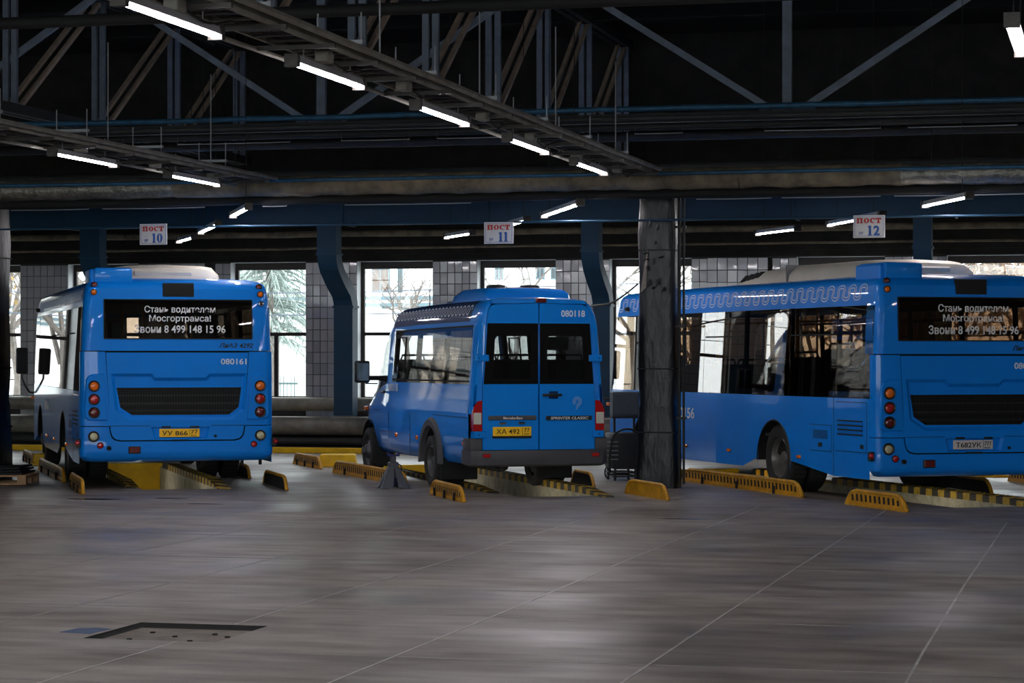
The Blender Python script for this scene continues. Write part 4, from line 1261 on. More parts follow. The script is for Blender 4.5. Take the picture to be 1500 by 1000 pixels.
    for i in range(4):
        y = 4.55 + i*0.17
        b = MB(); z = 2.875 - i*0.012
        b.add([(-0.755, y, z-0.05), (-0.755, y+0.11, z-0.05), (-0.69, y+0.06, z+0.035), (-0.69, y-0.05, z+0.035), (-0.70, y, z-0.06), (-0.70, y+0.11, z-0.06), (-0.63, y+0.06, z+0.02), (-0.63, y-0.05, z+0.02)], [(0,1,2,3), (7,6,5,4), (0,4,5,1), (1,5,6,2), (2,6,7,3), (3,7,4,0)])
        b.build('vent_slot', 'gap_black', acu)
    b = MB(); b.rbox(-0.45, 0.35, 1.16, 1.22, 2.79, 2.87, 0.02, 1); b.build('access_lid', 'aircon_white', acu)
    # ---- mirrors
    for q in (-1, 1):
        b = MB(); b.tube([(q*1.2, L-0.12, 1.12), (q*1.30, L+0.05, 1.13), (q*1.37, L+0.12, 1.24), (q*1.42, L+0.13, 1.36), (q*1.42, L+0.13, 1.5)], 0.018, 8); mr = b.build('mirror_arm', 'black_trim', root)
        b = MB(); b.rbox(q*1.42-0.10, q*1.42+0.10, L+0.08, L+0.19, 1.43, 1.87, 0.035, 2); b.build('mirror_housing', 'black_trim', mr)
        b = MB(); b.rbox(q*1.42-0.08, q*1.42+0.08, L+0.070, L+0.082, 1.46, 1.84, 0.005, 1); b.build('mirror_face', 'interior_dark', mr)
    b = MB(); b.rbox(-W-0.06, -W+0.03, L-0.34, L-0.24, 1.02, 1.07, 0.01, 1); b.build('turn_lamp', 'lens_amber', root)
    b = MB(); b.rbox(-W-0.02, -W+0.06, 8.3, 8.38, 2.44, 2.50, 0.02, 1); b.build('side_camera', 'black_trim', root)
    # ---- underside and wheels
    b = MB(); b.rbox(-1.1, 1.1, 0.3, L-0.3, 0.50, 0.74, 0.03, 1); b.build('chassis', 'under_black', root)
    b = MB(); b.rbox(-0.45, 0.55, 0.35, 1.7, 0.34, 0.6, 0.05, 1); b.build('engine_sump', 'under_black', root)
    b = MB(); b.tube([(0.7, 0.25, 0.40), (0.7, 1.4, 0.42), (0.4, 2.2, 0.45)], 0.05, 8); b.build('exhaust_pipe', 'pipe_dark', root)
    for y in AX:
        b = MB(); b.cyl((-0.9, y, 0.43+drop), (0.9, y, 0.43+drop), 0.09, 12); b.build('axle', 'under_black', root)
    for q in (-1, 1):
        wheel(root, q*1.07, AX[0], 0.43, 0.25, q, 'rim_steel', drop, 0.17)
        wheel(root, q*0.78, AX[0], 0.43, 0.25, q, 'rim_steel', drop, 0.17)
        wheel(root, q*1.07, AX[1], 0.43, 0.25, q, 'rim_steel', drop, 0.06)
    for x in (0.86, 1.1):
        b = MB(); b.rbox(x-0.02, x+0.02, 0.12, 0.16, 0.30, 0.40, 0.006, 1); b.build('tow_lug', 'under_black', root)
    # ---- inside
    b = MB(); b.box(-W+0.06, W-0.06, 1.9, L-0.5, 0.74, 0.78); b.build('floor_panel', 'interior_dark', root)
    b = MB(); b.box(-W+0.06, W-0.06, 0.16, 1.9, 0.74, 1.22); b.build('engine_cover', 'interior_dark', root)
    b = MB(); b.box(-W+0.12, W-0.12, 0.5, L-0.6, 2.42, 2.44); b.build('headlining', 'interior_grey', root)
    for y, xs_, z in ((0.55, (-0.95, -0.5, 0.5, 0.95), 1.0), (1.55, (-0.95, -0.5, 0.5, 0.95), 0.98), (2.6, (-0.95, -0.5, 0.5, 0.95), 0.88), (3.5, (-0.95, 0.95), 0.80), (4.4, (-0.95, -0.5), 0.78), (5.3, (-0.95, -0.5), 0.78), (6.2, (-0.95, 0.95), 0.78), (8.1, (-0.6,), 0.9)):
        for x in xs_:
            o = link('passenger_seat', seat_mesh('seat_dark'), root); o.location = (x, y, z-0.2)
    for y, x in ((1.5, -0.28), (2.5, 0.28), (3.4, -0.7), (4.3, -0.28), (4.9, 0.8), (6.1, -0.7), (6.9, -0.28), (5.6, 0.6)):
        b = MB(); b.tube([(x, y, 0.78), (x, y, 2.42)], 0.017, 8); b.build('grab_pole', 'pole_yellow', root)
    for x in (-0.6, 0.6):
        b = MB(); b.tube([(x, 1.2, 2.40), (x, 1.25, 2.22), (x, 7.0, 2.22), (x, 7.05, 2.40)], 0.016, 8); b.build('grab_rail', 'pole_yellow', root)
    b = MB(); b.rbox(-1.12, -0.1, 7.62, 7.68, 0.78, 2.3, 0.01, 1); b.build('cab_partition', 'bus_glass', root)
    b = MB(); b.rbox(-1.1, 1.1, L-0.75, L-0.4, 0.78, 1.2, 0.05, 1); b.build('dashboard', 'interior_dark', root)
    return root

bus_a = make_bus(BAY10, 'blue city bus at the left seen squarely from behind, yellow plate УУ 866', '080161', ('УУ 866', '77'), 'plate_yellow', 0.0)
bus_b = make_bus(BAY12, 'blue city bus cut by the right frame edge, white plate and long side windows', '080156', ('Т682УК', '777'), 'plate_white', 0.045)

# ------------------------------------------------------------------ minibus
def make_van():
    X, Y, th = BAY11
    u, v = wxy(X, Y)
    root = empty('minibus', (u, v, 0), th + ALPHA, 'blue high-roofed minibus with twin rear doors in the middle bay', 'minibus')
    BL = 'van_blue'
    prof = [(0.885, 1.0), (0.878, 1.18), (0.86, 1.37), (0.835, 1.72), (0.80, 2.10), (0.79, 2.16), (0.765, 2.26), (0.72, 2.36), (0.64, 2.425), (0.42, 2.458), (0.0, 2.465)]
    xprof = lerp_table([(0.36, 0.80), (0.42, 0.86), (0.60, 0.885), (1.0, 0.885)])
    st = [(0.0, 2.44, 0.965), (0.03, 2.455, 0.985), (0.10, 2.465, 1.0), (0.16, 2.465, 1.0), (1.45, 2.46, 1.0), (2.85, 2.45, 1.0), (4.10, 2.425, 1.0), (4.30, 2.40, 0.995), (4.42, 2.36, 0.99), (4.70, 2.20, 0.98), (4.98, 1.93, 0.965), (5.34, 1.46, 0.95), (5.55, 1.28, 0.93), (5.85, 1.10, 0.88), (5.98, 1.01, 0.80)]
    def sect(y, H, ws):
        half = []
        for x, z in prof:
            zz = z if z <= 1.0 else 1.0 + (z-1.0)*(H-1.0)/(2.465-1.0)
            half.append((x*ws, zz))
        pts = [(-x, z) for x, z in half] + [(x, z) for x, z in reversed(half[:-1])]
        return [(x, y, z) for x, z in pts]
    rows = [sect(*s) for s in st]
    n = len(rows[0])
    glass_st = {3: 0, 4: 1, 5: 2}
    def is_win(i, j):
        k = j if j < 10 else (n-2-j)
        if i in glass_st and k in (2, 3): return True
        if i in (8, 9, 10) and k in (2, 3): return True
        return False
    def is_screen(i, j):
        k = j if j < 10 else (n-2-j)
        return i in (9, 10) and k in (5, 6, 7, 8, 9)
    b = MB()
    b.grid(rows, skip=lambda i, j: is_win(i, j) or is_screen(i, j) or (i >= 0 and 4 <= (j if j < 10 else n-2-j) and False))
    # lower sides with arches
    AX = (1.88, 5.48)
    for s in (-1, 1):
        arcs = []
        for yc, R_ in ((AX[0], 0.47), (AX[1], 0.42)):
            a0 = math.asin((0.38-0.34)/R_)
            for i in range(15):
                t = PI - a0 - (PI-2*a0)*i/14
                arcs.append((yc + R_*math.cos(t), 0.34 + R_*math.sin(t)))
            wv = math.sqrt(R_**2-0.04**2)
            arcs += [(yc-wv-0.001, 0.36), (yc+wv+0.001, 0.36)]
        cols = arcs + [(y, 0.36) for y in (0.10, 0.6, 1.2, 2.9, 3.6, 4.3, 4.7, 5.94)]
        cols = sorted(cols)
        wsf = lerp_table([(y, w) for y, H, w in st])
        b.grid([[(s*wsf(y)*xprof(zb + (1.0-zb)*f), y, zb + (1.0-zb)*f) for y, zb in cols] for f in (0, 0.1, 0.38, 0.7, 1.0)])
    b.add([(-0.885*0.8, 5.98, 1.0), (0.885*0.8, 5.98, 1.0), (0.885*0.8, 5.98, 0.36), (-0.885*0.8, 5.98, 0.36)], [(0, 1, 2, 3)])
    # corner posts of the rear
    for s in (-1, 1):
        dx = lerp_table([(0.55, 0.742), (1.37, 0.74), (2.14, 0.69), (2.30, 0.665), (2.38, 0.62)])
        bx = lerp_table([(0.36, 0.80), (0.42, 0.86), (0.60, 0.885), (1.0, 0.885*0.965), (1.37, 0.86*0.965), (2.10, 0.80*0.965), (2.26, 0.755*0.97), (2.36, 0.70*0.965), (2.42, 0.63*0.965)])
        zz = [0.55, 0.8, 1.0, 1.37, 1.7, 2.10, 2.26, 2.34, 2.38]
        b.grid([[(s*bx(z)*(0.985 if z < 1 else 1), 0.10 if z <= 1.0 else 0.0, z), (s*(bx(z)-0.03), 0.0, z), (s*dx(z), -0.012, z), (s*dx(z), 0.03, z)] for z in zz])
        b.add([(s*0.62, -0.012, 2.38), (s*0.62*0.965, 0.0, 2.425), (0, 0.0, 2.44), (0, -0.012, 2.39)], [(0, 1, 2, 3)])
    b.build('body_shell', BL, root, 40)
    # dark cove paint and ornament
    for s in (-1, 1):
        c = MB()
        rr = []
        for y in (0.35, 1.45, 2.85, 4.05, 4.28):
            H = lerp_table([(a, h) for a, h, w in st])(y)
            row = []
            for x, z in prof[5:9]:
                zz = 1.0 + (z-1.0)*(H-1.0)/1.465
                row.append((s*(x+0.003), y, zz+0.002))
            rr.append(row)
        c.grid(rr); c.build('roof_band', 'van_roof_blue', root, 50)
    wp = lerp_table([(z, x) for x, z in prof])
    Hf = lerp_table([(a, h) for a, h, w in st])
    def surf(y, t, d): return (-(wp(t)+0.007+d), y, 1.0+(t-1.0)*(Hf(y)-1.0)/1.465 + 0.007 + d*0.7)
    serpentine(root, surf, 0.40, 4.2, 0.175, 0.058, 2.30, 'decal_white', 1, 0.0, 0.016)
    # glass in the side and front openings
    def glass_part(name, faces, m='van_glass'):
        g = MB()
        for (i, j) in faces:
            q = [Vector(rows[i][j]), Vector(rows[i][j+1]), Vector(rows[i+1][j+1]), Vector(rows[i+1][j])]
            g.add(q, [(0, 1, 2, 3)])
        return g.build(name, m, root, 60)
    for side in (0, 1):
        jj = lambda k: k if side == 0 else n-2-k
        for i in (3, 4, 5): glass_part('side_window', [(i, jj(2)), (i, jj(3))])
        glass_part('cab_window', [(i, jj(k)) for i in (8, 9, 10) for k in (2, 3)])
        s = -1 if side == 0 else 1
        for y in (1.45, 2.85, 0.2, 4.06):
            b = MB(); b.add([(s*(0.852), y-0.05, 1.36), (s*(0.852), y+0.05, 1.36), (s*0.79, y+0.05, 2.12), (s*0.79, y-0.05, 2.12), (s*(0.80), y-0.05, 1.36), (s*(0.80), y+0.05, 1.36), (s*0.74, y+0.05, 2.12), (s*0.74, y-0.05, 2.12)], [(0,1,2,3), (7,6,5,4), (0,4,5,1), (1,5,6,2), (2,6,7,3), (3,7,4,0)])
            b.build('window_pillar', 'gap_black', root)
        # frit band over and under the glass
        b = MB(); b.bar((s*0.798, 0.16, 2.085), (s*0.798, 4.10, 2.055), 0.006, 0.06, (0.05*s, 0, 1)); b.build('window_border', 'gap_black', root)
        b = MB(); b.bar((s*0.855, 0.16, 1.395), (s*0.855, 4.10, 1.385), 0.006, 0.05, (0.05*s, 0, 1)); b.build('window_border', 'gap_black', root)
        # opening vent frame
        b = MB(); zz = [(3.45, 1.5), (3.95, 1.5), (3.95, 1.98), (3.45, 1.98)]
        b.tube([(s*(wp(z)+0.004), y, z) for y, z in zz], 0.012, 6, closed=True); b.build('vent_frame', 'gap_black', root)
        # mouldings
        b = MB(); b.bar((s*0.889, 0.12, 0.985), (s*0.889*0.96, 5.2, 0.985), 0.016, 0.05); b.build('side_moulding', BL, root)
        b = MB(); b.bar((s*0.891, 0.12, 0.955), (s*0.891*0.96, 5.2, 0.955), 0.012, 0.008); b.build('moulding_shadow', 'gap_black', root)
        b = MB(); b.bar((s*0.886, 2.5, 0.68), (s*0.888, 4.7, 0.68), 0.012, 0.014); b.build('body_crease', BL, root)
        for y in (3.0, 4.2):
            b = MB(); b.bar((s*0.887, y, 0.40), (s*0.887, y, 0.94), 0.004, 0.010, (0, 1, 0)); b.build('panel_seam', 'gap_black', root)
        for y in (0.32, 2.62, 3.75):
            b = MB(); b.rbox(*sorted((s*0.875, s*0.90)), y-0.05, y+0.05, 0.60, 0.66, 0.008, 1); b.build('side_marker', 'lens_amber', root)
        b = MB(); b.rbox(*sorted((s*0.80, s*0.86)), 5.72, 5.80, 0.93, 0.99, 0.01, 1); b.build('turn_lamp', 'lens_amber', root)
        # flare and flap
        b = MB(); R0 = 0.47
        arc = [PI*1.02 - PI*1.05*i/18 for i in range(19)]
        b.grid([[(s*0.88, AX[0]+(R0+0.10)*math.cos(t), 0.36+(R0+0.10)*math.sin(t)) for t in arc], [(s*0.925, AX[0]+(R0+0.06)*math.cos(t), 0.36+(R0+0.06)*math.sin(t)) for t in arc], [(s*0.925, AX[0]+(R0-0.02)*math.cos(t), 0.36+(R0-0.02)*math.sin(t)) for t in arc], [(s*0.86, AX[0]+(R0-0.03)*math.cos(t), 0.36+(R0-0.03)*math.sin(t)) for t in arc]])
        b.build('wheel_flare', 'bumper_grey', root)
        for yc in AX:
            l = MB(); rr_ = 0.46; pts = [(yc + rr_*math.cos(t), 0.34 + rr_*math.sin(t)) for t in [PI*i/14 for i in range(15)]]
            l.grid([[(s*0.86, y, z) for y, z in pts], [(s*0.42, y, z) for y, z in pts]]); l.add([(s*0.42, y, z) for y, z in pts], [tuple(range(15))])
            l.build('wheel_arch', 'under_black', root)
        b = MB(); b.rbox(*sorted((s*0.40, s*0.90)), AX[0]-0.52, AX[0]-0.49, 0.12, 0.55, 0.008, 1); b.build('mud_flap', 'rubber', root)
        b = MB(); b.rbox(*sorted((s*0.60, s*0.88)), AX[1]-0.49, AX[1]-0.46, 0.14, 0.5, 0.008, 1); b.build('mud_flap', 'rubber', root)
        wheel(root, s*0.81, AX[0], 0.34, 0.19, s, 'rim_grey', 0, 0.14)
        wheel(root, s*0.58, AX[0], 0.34, 0.19, s, 'rim_grey', 0, 0.14)
        wheel(root, s*0.79, AX[1], 0.34, 0.20, s, 'rim_grey', 0, 0.03)
        # mirror
        b = MB(); b.tube([(s*0.70, 5.02, 1.41), (s*0.98, 5.06, 1.41)], 0.035, 8); mr = b.build('mirror_arm', 'black_trim', root)
        b = MB(); b.rbox(*sorted((s*0.95, s*1.17)), 5.02, 5.12, 1.34, 1.66, 0.03, 2); b.build('mirror_housing', 'black_trim', mr)
        b = MB(); b.rbox(*sorted((s*0.97, s*1.15)), 5.010, 5.021, 1.37, 1.63, 0.004, 1); b.build('mirror_face', 'mirror_glass', mr)
    b = MB(); b.rbox(-0.93, -0.875, 4.36, 4.52, 1.20, 1.235, 0.012, 1); b.build('door_handle', 'black_trim', root)
    glass_part('windscreen', [(i, j) for i in (9, 10) for j in range(n-1) if is_screen(i, j)], 'pane_glass')
    text('080118', 'fleet_number', 'decal_white', root, (-0.883, 3.95, 1.29), width=0.52, height=0.11, M=LEFT, thick=0.01)
    # ---- rear doors
    m = lambda a, c, d: (a, d, c)
    for s in (-1, 1):
        e = 0.008
        O = [(s*e, 0.555), (s*0.735, 0.555), (s*0.738, 1.0), (s*0.733, 1.37), (s*0.683, 2.14), (s*0.66, 2.28), (s*0.63, 2.345), (s*0.57, 2.372), (s*e, 2.385)]
        Wd = [(s*e*1.5, 1.375), (s*0.722, 1.375), (s*0.672, 2.135), (s*e*1.5, 2.135)]
        b = MB(); b.fill(O, [Wd], m, -0.02)
        b.grid([[m(x, z, -0.02) for x, z in O], [m(x, z, 0.03) for x, z in O]], closed=True)
        b.grid([[m(x, z, -0.02) for x, z in Wd], [m(x, z, 0.03) for x, z in Wd]], closed=True)
        door = b.build('rear_door', BL, root, 30)
        Cl = [(s*0.11, 1.44), (s*0.60, 1.44), (s*0.575, 1.95), (s*0.555, 1.975), (s*0.13, 1.975), (s*0.11, 1.95)]
        b = MB(); b.fill(Wd, [Cl], m, -0.022); b.fill(Wd, [Cl], m, -0.014); b.build('window_border', 'frit_black', door, 0)
        b = MB(); b.prism(Cl, m, -0.021, -0.015); b.build('door_glass', 'van_glass', door, 0)
        for z in (1.70, 0.745):
            b = MB(); b.rbox(*sorted((s*(0.66 if z > 1 else 0.70), s*(0.83 if z > 1 else 0.855))), -0.05, -0.012, z-0.042, z+0.042, 0.008, 1); hg = b.build('hinge', BL, door)
            b = MB(); b.cyl((s*0.79, -0.053, z), (s*0.79, -0.048, z), 0.009, 8); b.build('bolt', 'gap_black', hg)
        # tail lamps
        tl = [(s*0.745, 0.79), (s*0.86, 0.79), (s*0.868, 1.02), (s*0.85, 1.09), (s*0.80, 1.165), (s*0.745, 1.175)]
        b = MB(); b.prism([(x, z) for x, z in tl], m, -0.03, 0.09); lampb = b.build('tail_lamp', 'lens_red', root)
        b = MB(); b.rbox(*sorted((s*0.755, s*0.858)), -0.038, -0.02, 0.875, 1.02, 0.006, 1); b.build('lens', 'lens_clear', lampb)
        # bumper corners and reflectors
        b = MB(); b.rbox(*sorted((s*0.742, s*0.905)), -0.04, 0.30, 0.54, 0.70, 0.02, 2); b.build('bumper_corner', 'bumper_grey', root)
        b = MB(); b.rbox(*sorted((s*0.665, s*0.76)), -0.140, -0.10, 0.465, 0.51, 0.006, 1); b.build('reflector', 'lens_red', root)
    b = MB(); rws = []
    for z, o_ in ((0.345, 0.05), (0.37, 0.0), (0.44, -0.02), (0.53, -0.015), (0.548, 0.0)):
        w = 0.905 - (0.05 if o_ == 0.05 else 0)
        y0 = -0.10 + o_
        rws.append([(-w+0.03, 0.45, z), (-w, 0.15, z), (-w+0.01, y0+0.08, z), (-w+0.09, y0, z), (0, y0-0.005, z), (w-0.09, y0, z), (w-0.01, y0+0.08, z), (w, 0.15, z), (w-0.03, 0.45, z)])
    rws.append([(x*0.98, y+0.09, z) for x, y, z in rws[-1]])
    b.grid(rws); b.build('rear_bumper', 'bumper_grey', root, 40)
    b = MB(); b.rbox(-0.045, 0.10, -0.03, 0.02, 2.395, 2.455, 0.012, 2); b.build('brake_lamp', 'lens_dark_red', root)
    text('080118', 'fleet_number', 'white_paint', root, (0.45, -0.023, 2.26), width=0.315, height=0.082, thick=0.015)
    # handle
    b = MB(); b.rbox(0.04, 0.30, -0.055, -0.03, 1.22, 1.255, 0.012, 2); hd = b.build('door_handle', 'black_trim', root)
    b = MB(); b.rbox(0.13, 0.25, -0.03, -0.015, 1.19, 1.285, 0.01, 2); b.build('handle_recess', 'van_roof_blue', hd)
    # badge strips
    b = MB(); b.rbox(-0.665, -0.035, -0.035, -0.018, 0.925, 0.982, 0.01, 1); s1 = b.build('badge_strip', 'bumper_grey', root)
    text('Mercedes-Benz', 'lettering', 'white_paint', s1, (-0.345, -0.037, 0.952), width=0.25, height=0.034, thick=0.01)
    b = MB(); b.rbox(0.09, 0.70, -0.035, -0.018, 0.92, 0.975, 0.01, 1); s2 = b.build('badge_strip', 'black_trim', root)
    text('SPRINTER CLASSIC', 'lettering', 'white_paint', s2, (0.40, -0.037, 0.947), width=0.50, height=0.036, thick=0.02, shear=0.15)
    for x in (-0.48, -0.23):
        b = MB(); b.rbox(x-0.045, x+0.045, -0.05, -0.02, 0.875, 0.90, 0.008, 1); b.build('plate_lamp', 'chrome', root)
    b = MB(); b.rbox(-0.61, -0.10, -0.036, -0.02, 0.70, 0.735, 0.004, 1); b.build('plate_holder', 'black_trim', root)
    b = MB(); b.rbox(-0.605, -0.105, -0.04, -0.022, 0.728, 0.842, 0.004, 1); pl = b.build('licence_plate', 'plate_yellow', root)
    tag(pl, 'yellow licence plate reading ХА 492 77')
    text('ХА 492', 'characters', 'plate_black', pl, (-0.41, -0.042, 0.785), width=0.30, height=0.062, thick=0.008)
    text('77', 'characters', 'plate_black', pl, (-0.165, -0.042, 0.80), width=0.07, height=0.05, thick=0.006)
    text('RUS', 'characters', 'plate_black', pl, (-0.168, -0.042, 0.752), width=0.06, height=0.015, thick=0.01)
    b = MB(); b.box(-0.225, -0.221, -0.043, -0.04, 0.732, 0.838); b.build('divider', 'plate_black', pl)
    # emblem: three open rings with a tail
    for i, r in enumerate((0.056, 0.040, 0.024)):
        b = MB(); pts = []
        for k in range(23):
            t = R(-60) + R(290)*k/22
            pts.append((0.505 + r*math.cos(t), -0.0225, 1.155 + r*math.sin(t)))
        tail = Vector(pts[0]) + Vector((-0.045, 0, -0.055))*(1.0 if i == 0 else 0.75 if i == 1 else 0.5)
        b.tube([tail] + pts, 0.0034, 5); b.build('emblem', 'decal_pale', root)
    # aircon on the roof
    b = MB(); rw2 = []
    for (y, zt, hw) in ((0.42, 2.47, 0.54), (0.50, 2.58, 0.56), (0.75, 2.60, 0.58), (1.6, 2.60, 0.58), (2.0, 2.57, 0.54), (2.35, 2.46, 0.46)):
        rw2.append([(-hw-0.04, y, 2.40), (-hw, y, 2.46+(zt-2.46)*0.5), (-hw+0.06, y, zt-0.01), (-hw+0.2, y, zt), (0, y, zt+0.01), (hw-0.2, y, zt), (hw-0.06, y, zt-0.01), (hw, y, 2.46+(zt-2.46)*0.5), (hw+0.04, y, 2.40)])
    b.grid(rw2); b.add(rw2[0], [tuple(range(9))]); b.add(rw2[-1], [tuple(range(8, -1, -1))]); ac = b.build('roof_aircon', BL, root, 45)
    for x in (-0.26, 0.2):
        b = MB(); b.lathe([(0, 0.13), (0.035, 0.12), (0.045, 0.06), (0.046, 0.001)], (x, 1.0, 2.605), 'z', 18); b.build('fan_cap', 'black_trim', ac)
    b = MB(); b.rbox(-0.32, 0.32, 2.6, 3.2, 2.44, 2.475, 0.02, 1); b.build('roof_hatch', 'black_trim', root)
    b = MB(); b.tube([(-0.55, 3.2, 2.42), (-0.56, 3.15, 2.78)], 0.006, 6); b.build('aerial', 'black_trim', root)
    # underside and inside
    b = MB(); b.rbox(-0.7, 0.7, 0.3, 5.7, 0.40, 0.62, 0.03, 1); b.build('chassis', 'under_black', root)
    b = MB(); b.cyl((-0.6, AX[0], 0.34), (0.6, AX[0], 0.34), 0.07, 10); ax = b.build('axle', 'under_black', root)
    b = MB(); b.lathe([(-0.14, 0.03), (-0.1, 0.12), (0, 0.15), (0.1, 0.12), (0.14, 0.03)], (0.05, AX[0], 0.33), 'x', 14); b.build('differential', 'under_black', ax)
    b = MB(); b.tube([(-0.45, 0.1, 0.31), (-0.45, 0.8, 0.33), (-0.3, 1.3, 0.42)], 0.03, 8); b.build('exhaust_pipe', 'pipe_dark', root)
    b = MB(); b.box(-0.84, 0.84, 0.1, 5.2, 0.62, 0.66); b.build('floor_panel', 'interior_dark', root)
    b = MB(); b.box(-0.74, 0.74, 0.2, 4.3, 2.30, 2.32); b.build('headlining', 'interior_grey', root)
    for y in (0.45, 1.35, 2.25, 3.1, 4.35):
        for x in ((-0.6, -0.15, 0.55) if y < 4 else (-0.5, 0.5)):
            o = link('passenger_seat', seat_mesh('seat_dark'), root); o.location = (x, y, 0.60)
    b = MB(); b.rbox(0.12, 0.48, 0.25, 0.28, 1.80, 1.97, 0.01, 1); b.build('notice_board', 'interior_grey', root)
    b = MB(); b.rbox(-0.8, 0.8, 5.0, 5.3, 0.9, 1.3, 0.05, 1); b.build('dashboard', 'interior_dark', root)
    return root
van = make_van()

# ------------------------------------------------------------------ wheel guides and pit kerbs
def guide(pa, pb, face, label, h=0.17, dark=False):
    a = Vector(ground(*pa)); b = Vector(ground(*pb))     # far end, near end
    d = a - b; L = d.length
    mid = (a+b)/2
    root = empty('wheel_guide', (mid.x, mid.y, 0), math.atan2(-d.x, d.y), label, 'wheel guide', 'yellow wheel guides')
    e = L/2
    prof = [(-e, 0.0), (-e+0.02, 0.03), (-e+0.09, h*0.62), (-e+0.16, h*0.88), (-e+0.26, h), (e-0.26, h), (e-0.16, h*0.88), (e-0.09, h*0.62), (e-0.02, 0.03), (e, 0.0)]
    m = lambda y, z, x: (x, y, z)
    p = MB(); p.prism(prof, m, -0.012, 0.012)
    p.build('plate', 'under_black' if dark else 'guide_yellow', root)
    t = MB(); t.tube([(0.0, y, z) for y, z in prof], 0.024, 8); t.build('rolled_edge', 'guide_yellow', root)
    s = -1 if face == 'L' else 1
    zf = lerp_table(sorted(prof))
    r = MB(); k = -e + 0.17
    while k < e-0.13:
        zt = zf(k)-0.035
        r.add([(s*0.012, k, 0.055), (s*0.012, k+0.05, 0.055), (s*0.012, k+0.062, zt), (s*0.012, k+0.012, zt), (s*0.0138, k, 0.055), (s*0.0138, k+0.05, 0.055), (s*0.0138, k+0.062, zt), (s*0.0138, k+0.012, zt)], [(0,1,2,3), (7,6,5,4), (0,4,5,1), (1,5,6,2), (2,6,7,3), (3,7,4,0)])
        k += 0.115
    tag(r.build('slots', 'gap_black', root, 0), kind='stuff')
    f = MB(); f.prism([(-e+0.02, 0), (-e+0.03, 0.03), (e-0.03, 0.03), (e-0.02, 0)], m, *sorted((s*0.012, s*0.03))); f.build('foot_strip', 'guide_yellow', root)
    if L > 1.6:
        for q in (-0.3, 0.0, 0.3):
            c = MB(); c.rbox(*sorted((s*0.03, s*0.055)), q*L-0.025, q*L+0.025, 0, 0.10, 0.008, 1); c.build('anchor', 'under_black', root)
    return root
guide((35, 674), (50, 681), 'L', 'yellow wheel guide farthest away left of the left bus')
guide((58, 688), (94, 706), 'L', 'yellow wheel guide beside the left wheels of the left bus')
guide((104, 711), (122, 724), 'L', 'short yellow wheel guide at the near left corner of the left bus')
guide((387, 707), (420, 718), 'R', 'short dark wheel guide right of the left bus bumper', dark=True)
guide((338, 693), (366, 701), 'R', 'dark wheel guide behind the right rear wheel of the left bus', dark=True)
guide((431, 679), (470, 687), 'L', 'yellow wheel guide beside the yellow block, left of the minibus')
guide((489, 692), (596, 712), 'L', 'long yellow wheel guide behind the jack stand')
guide((632, 723), (680, 736), 'L', 'short bright yellow wheel guide right of the jack stand')
guide((917, 722), (979, 733), 'R', 'short worn yellow wheel guide in front of the black column')
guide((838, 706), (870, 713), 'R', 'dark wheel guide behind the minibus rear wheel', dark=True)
guide((1001, 704), (1176, 728), 'L', 'long yellow wheel guide beside the right bus wheel')
guide((1240, 738), (1329, 750), 'L', 'short yellow wheel guide in front of the right bus')
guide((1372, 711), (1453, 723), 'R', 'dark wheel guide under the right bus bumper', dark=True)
guide((1478, 704), (1530, 712), 'L', 'yellow wheel guide at the right edge of the frame')

def kerb(p, x0, x1, y0, y1, h, m, label):
    o = bay_point(p, 0, 0)
    root = empty('pit_kerb', (*o, 0), p[2] + ALPHA, label, 'kerb', 'striped pit kerbs')
    b = MB()
    # raised steel-capped edge tapering to the floor at its near end
    ys = [y0, y0+0.9, y1]
    hs = [0.012, h, h]
    rows = [[(x0, y, 0.0), (x0, y, z-0.01), (x0+0.012, y, z), (x1-0.012, y, z), (x1, y, z-0.01), (x1, y, 0.0)] for y, z in zip(ys, hs)]
    b.grid(rows); b.add(rows[0], [tuple(range(6))]); b.add(rows[-1], [tuple(range(5, -1, -1))])
    b.build('cap', m, root, 30)
    r = MB(); y = y0 + 0.2
    while y < y1-0.1:
        z = 0.012 + (h-0.012)*min(1, (y-y0)/0.9)
        r.bar((x0+0.03, y, z+0.003), (x1-0.03, y+0.05, z+0.003), 0.016, 0.008); y += 0.11
    tag(r.build('tread_bars', m, root), kind='stuff')
    return root
kerb(PITS[0], 0.50, 0.68, -0.1, 5.4, 0.09, 'kerb_stripes', 'worn pit kerb under the left bus')
kerb(PITS[1], 0.54, 0.70, -0.95, 5.9, 0.09, 'kerb_stripes', 'yellow and black striped pit kerb under the minibus')
kerb(PITS[2], 0.22, 0.42, -1.3, 4.3, 0.09, 'kerb_stripes', 'worn striped pit kerb running out under the right bus bumper')
kerb(PITS[2], 0.22, 0.40, 4.6, 7.0, 0.09, 'kerb_stripes_bold', 'bright striped pit kerb deep under the right bus')
kerb(PITS[0], -0.62, -0.45, 0.4, 5.4, 0.07, 'kerb_stripes', 'pit kerb beside the left wheels under the left bus')
kerb(PITS[1], -0.56, -0.42, 0.3, 5.9, 0.06, 'kerb_stripes', 'pit kerb beside the left wheels under the minibus')

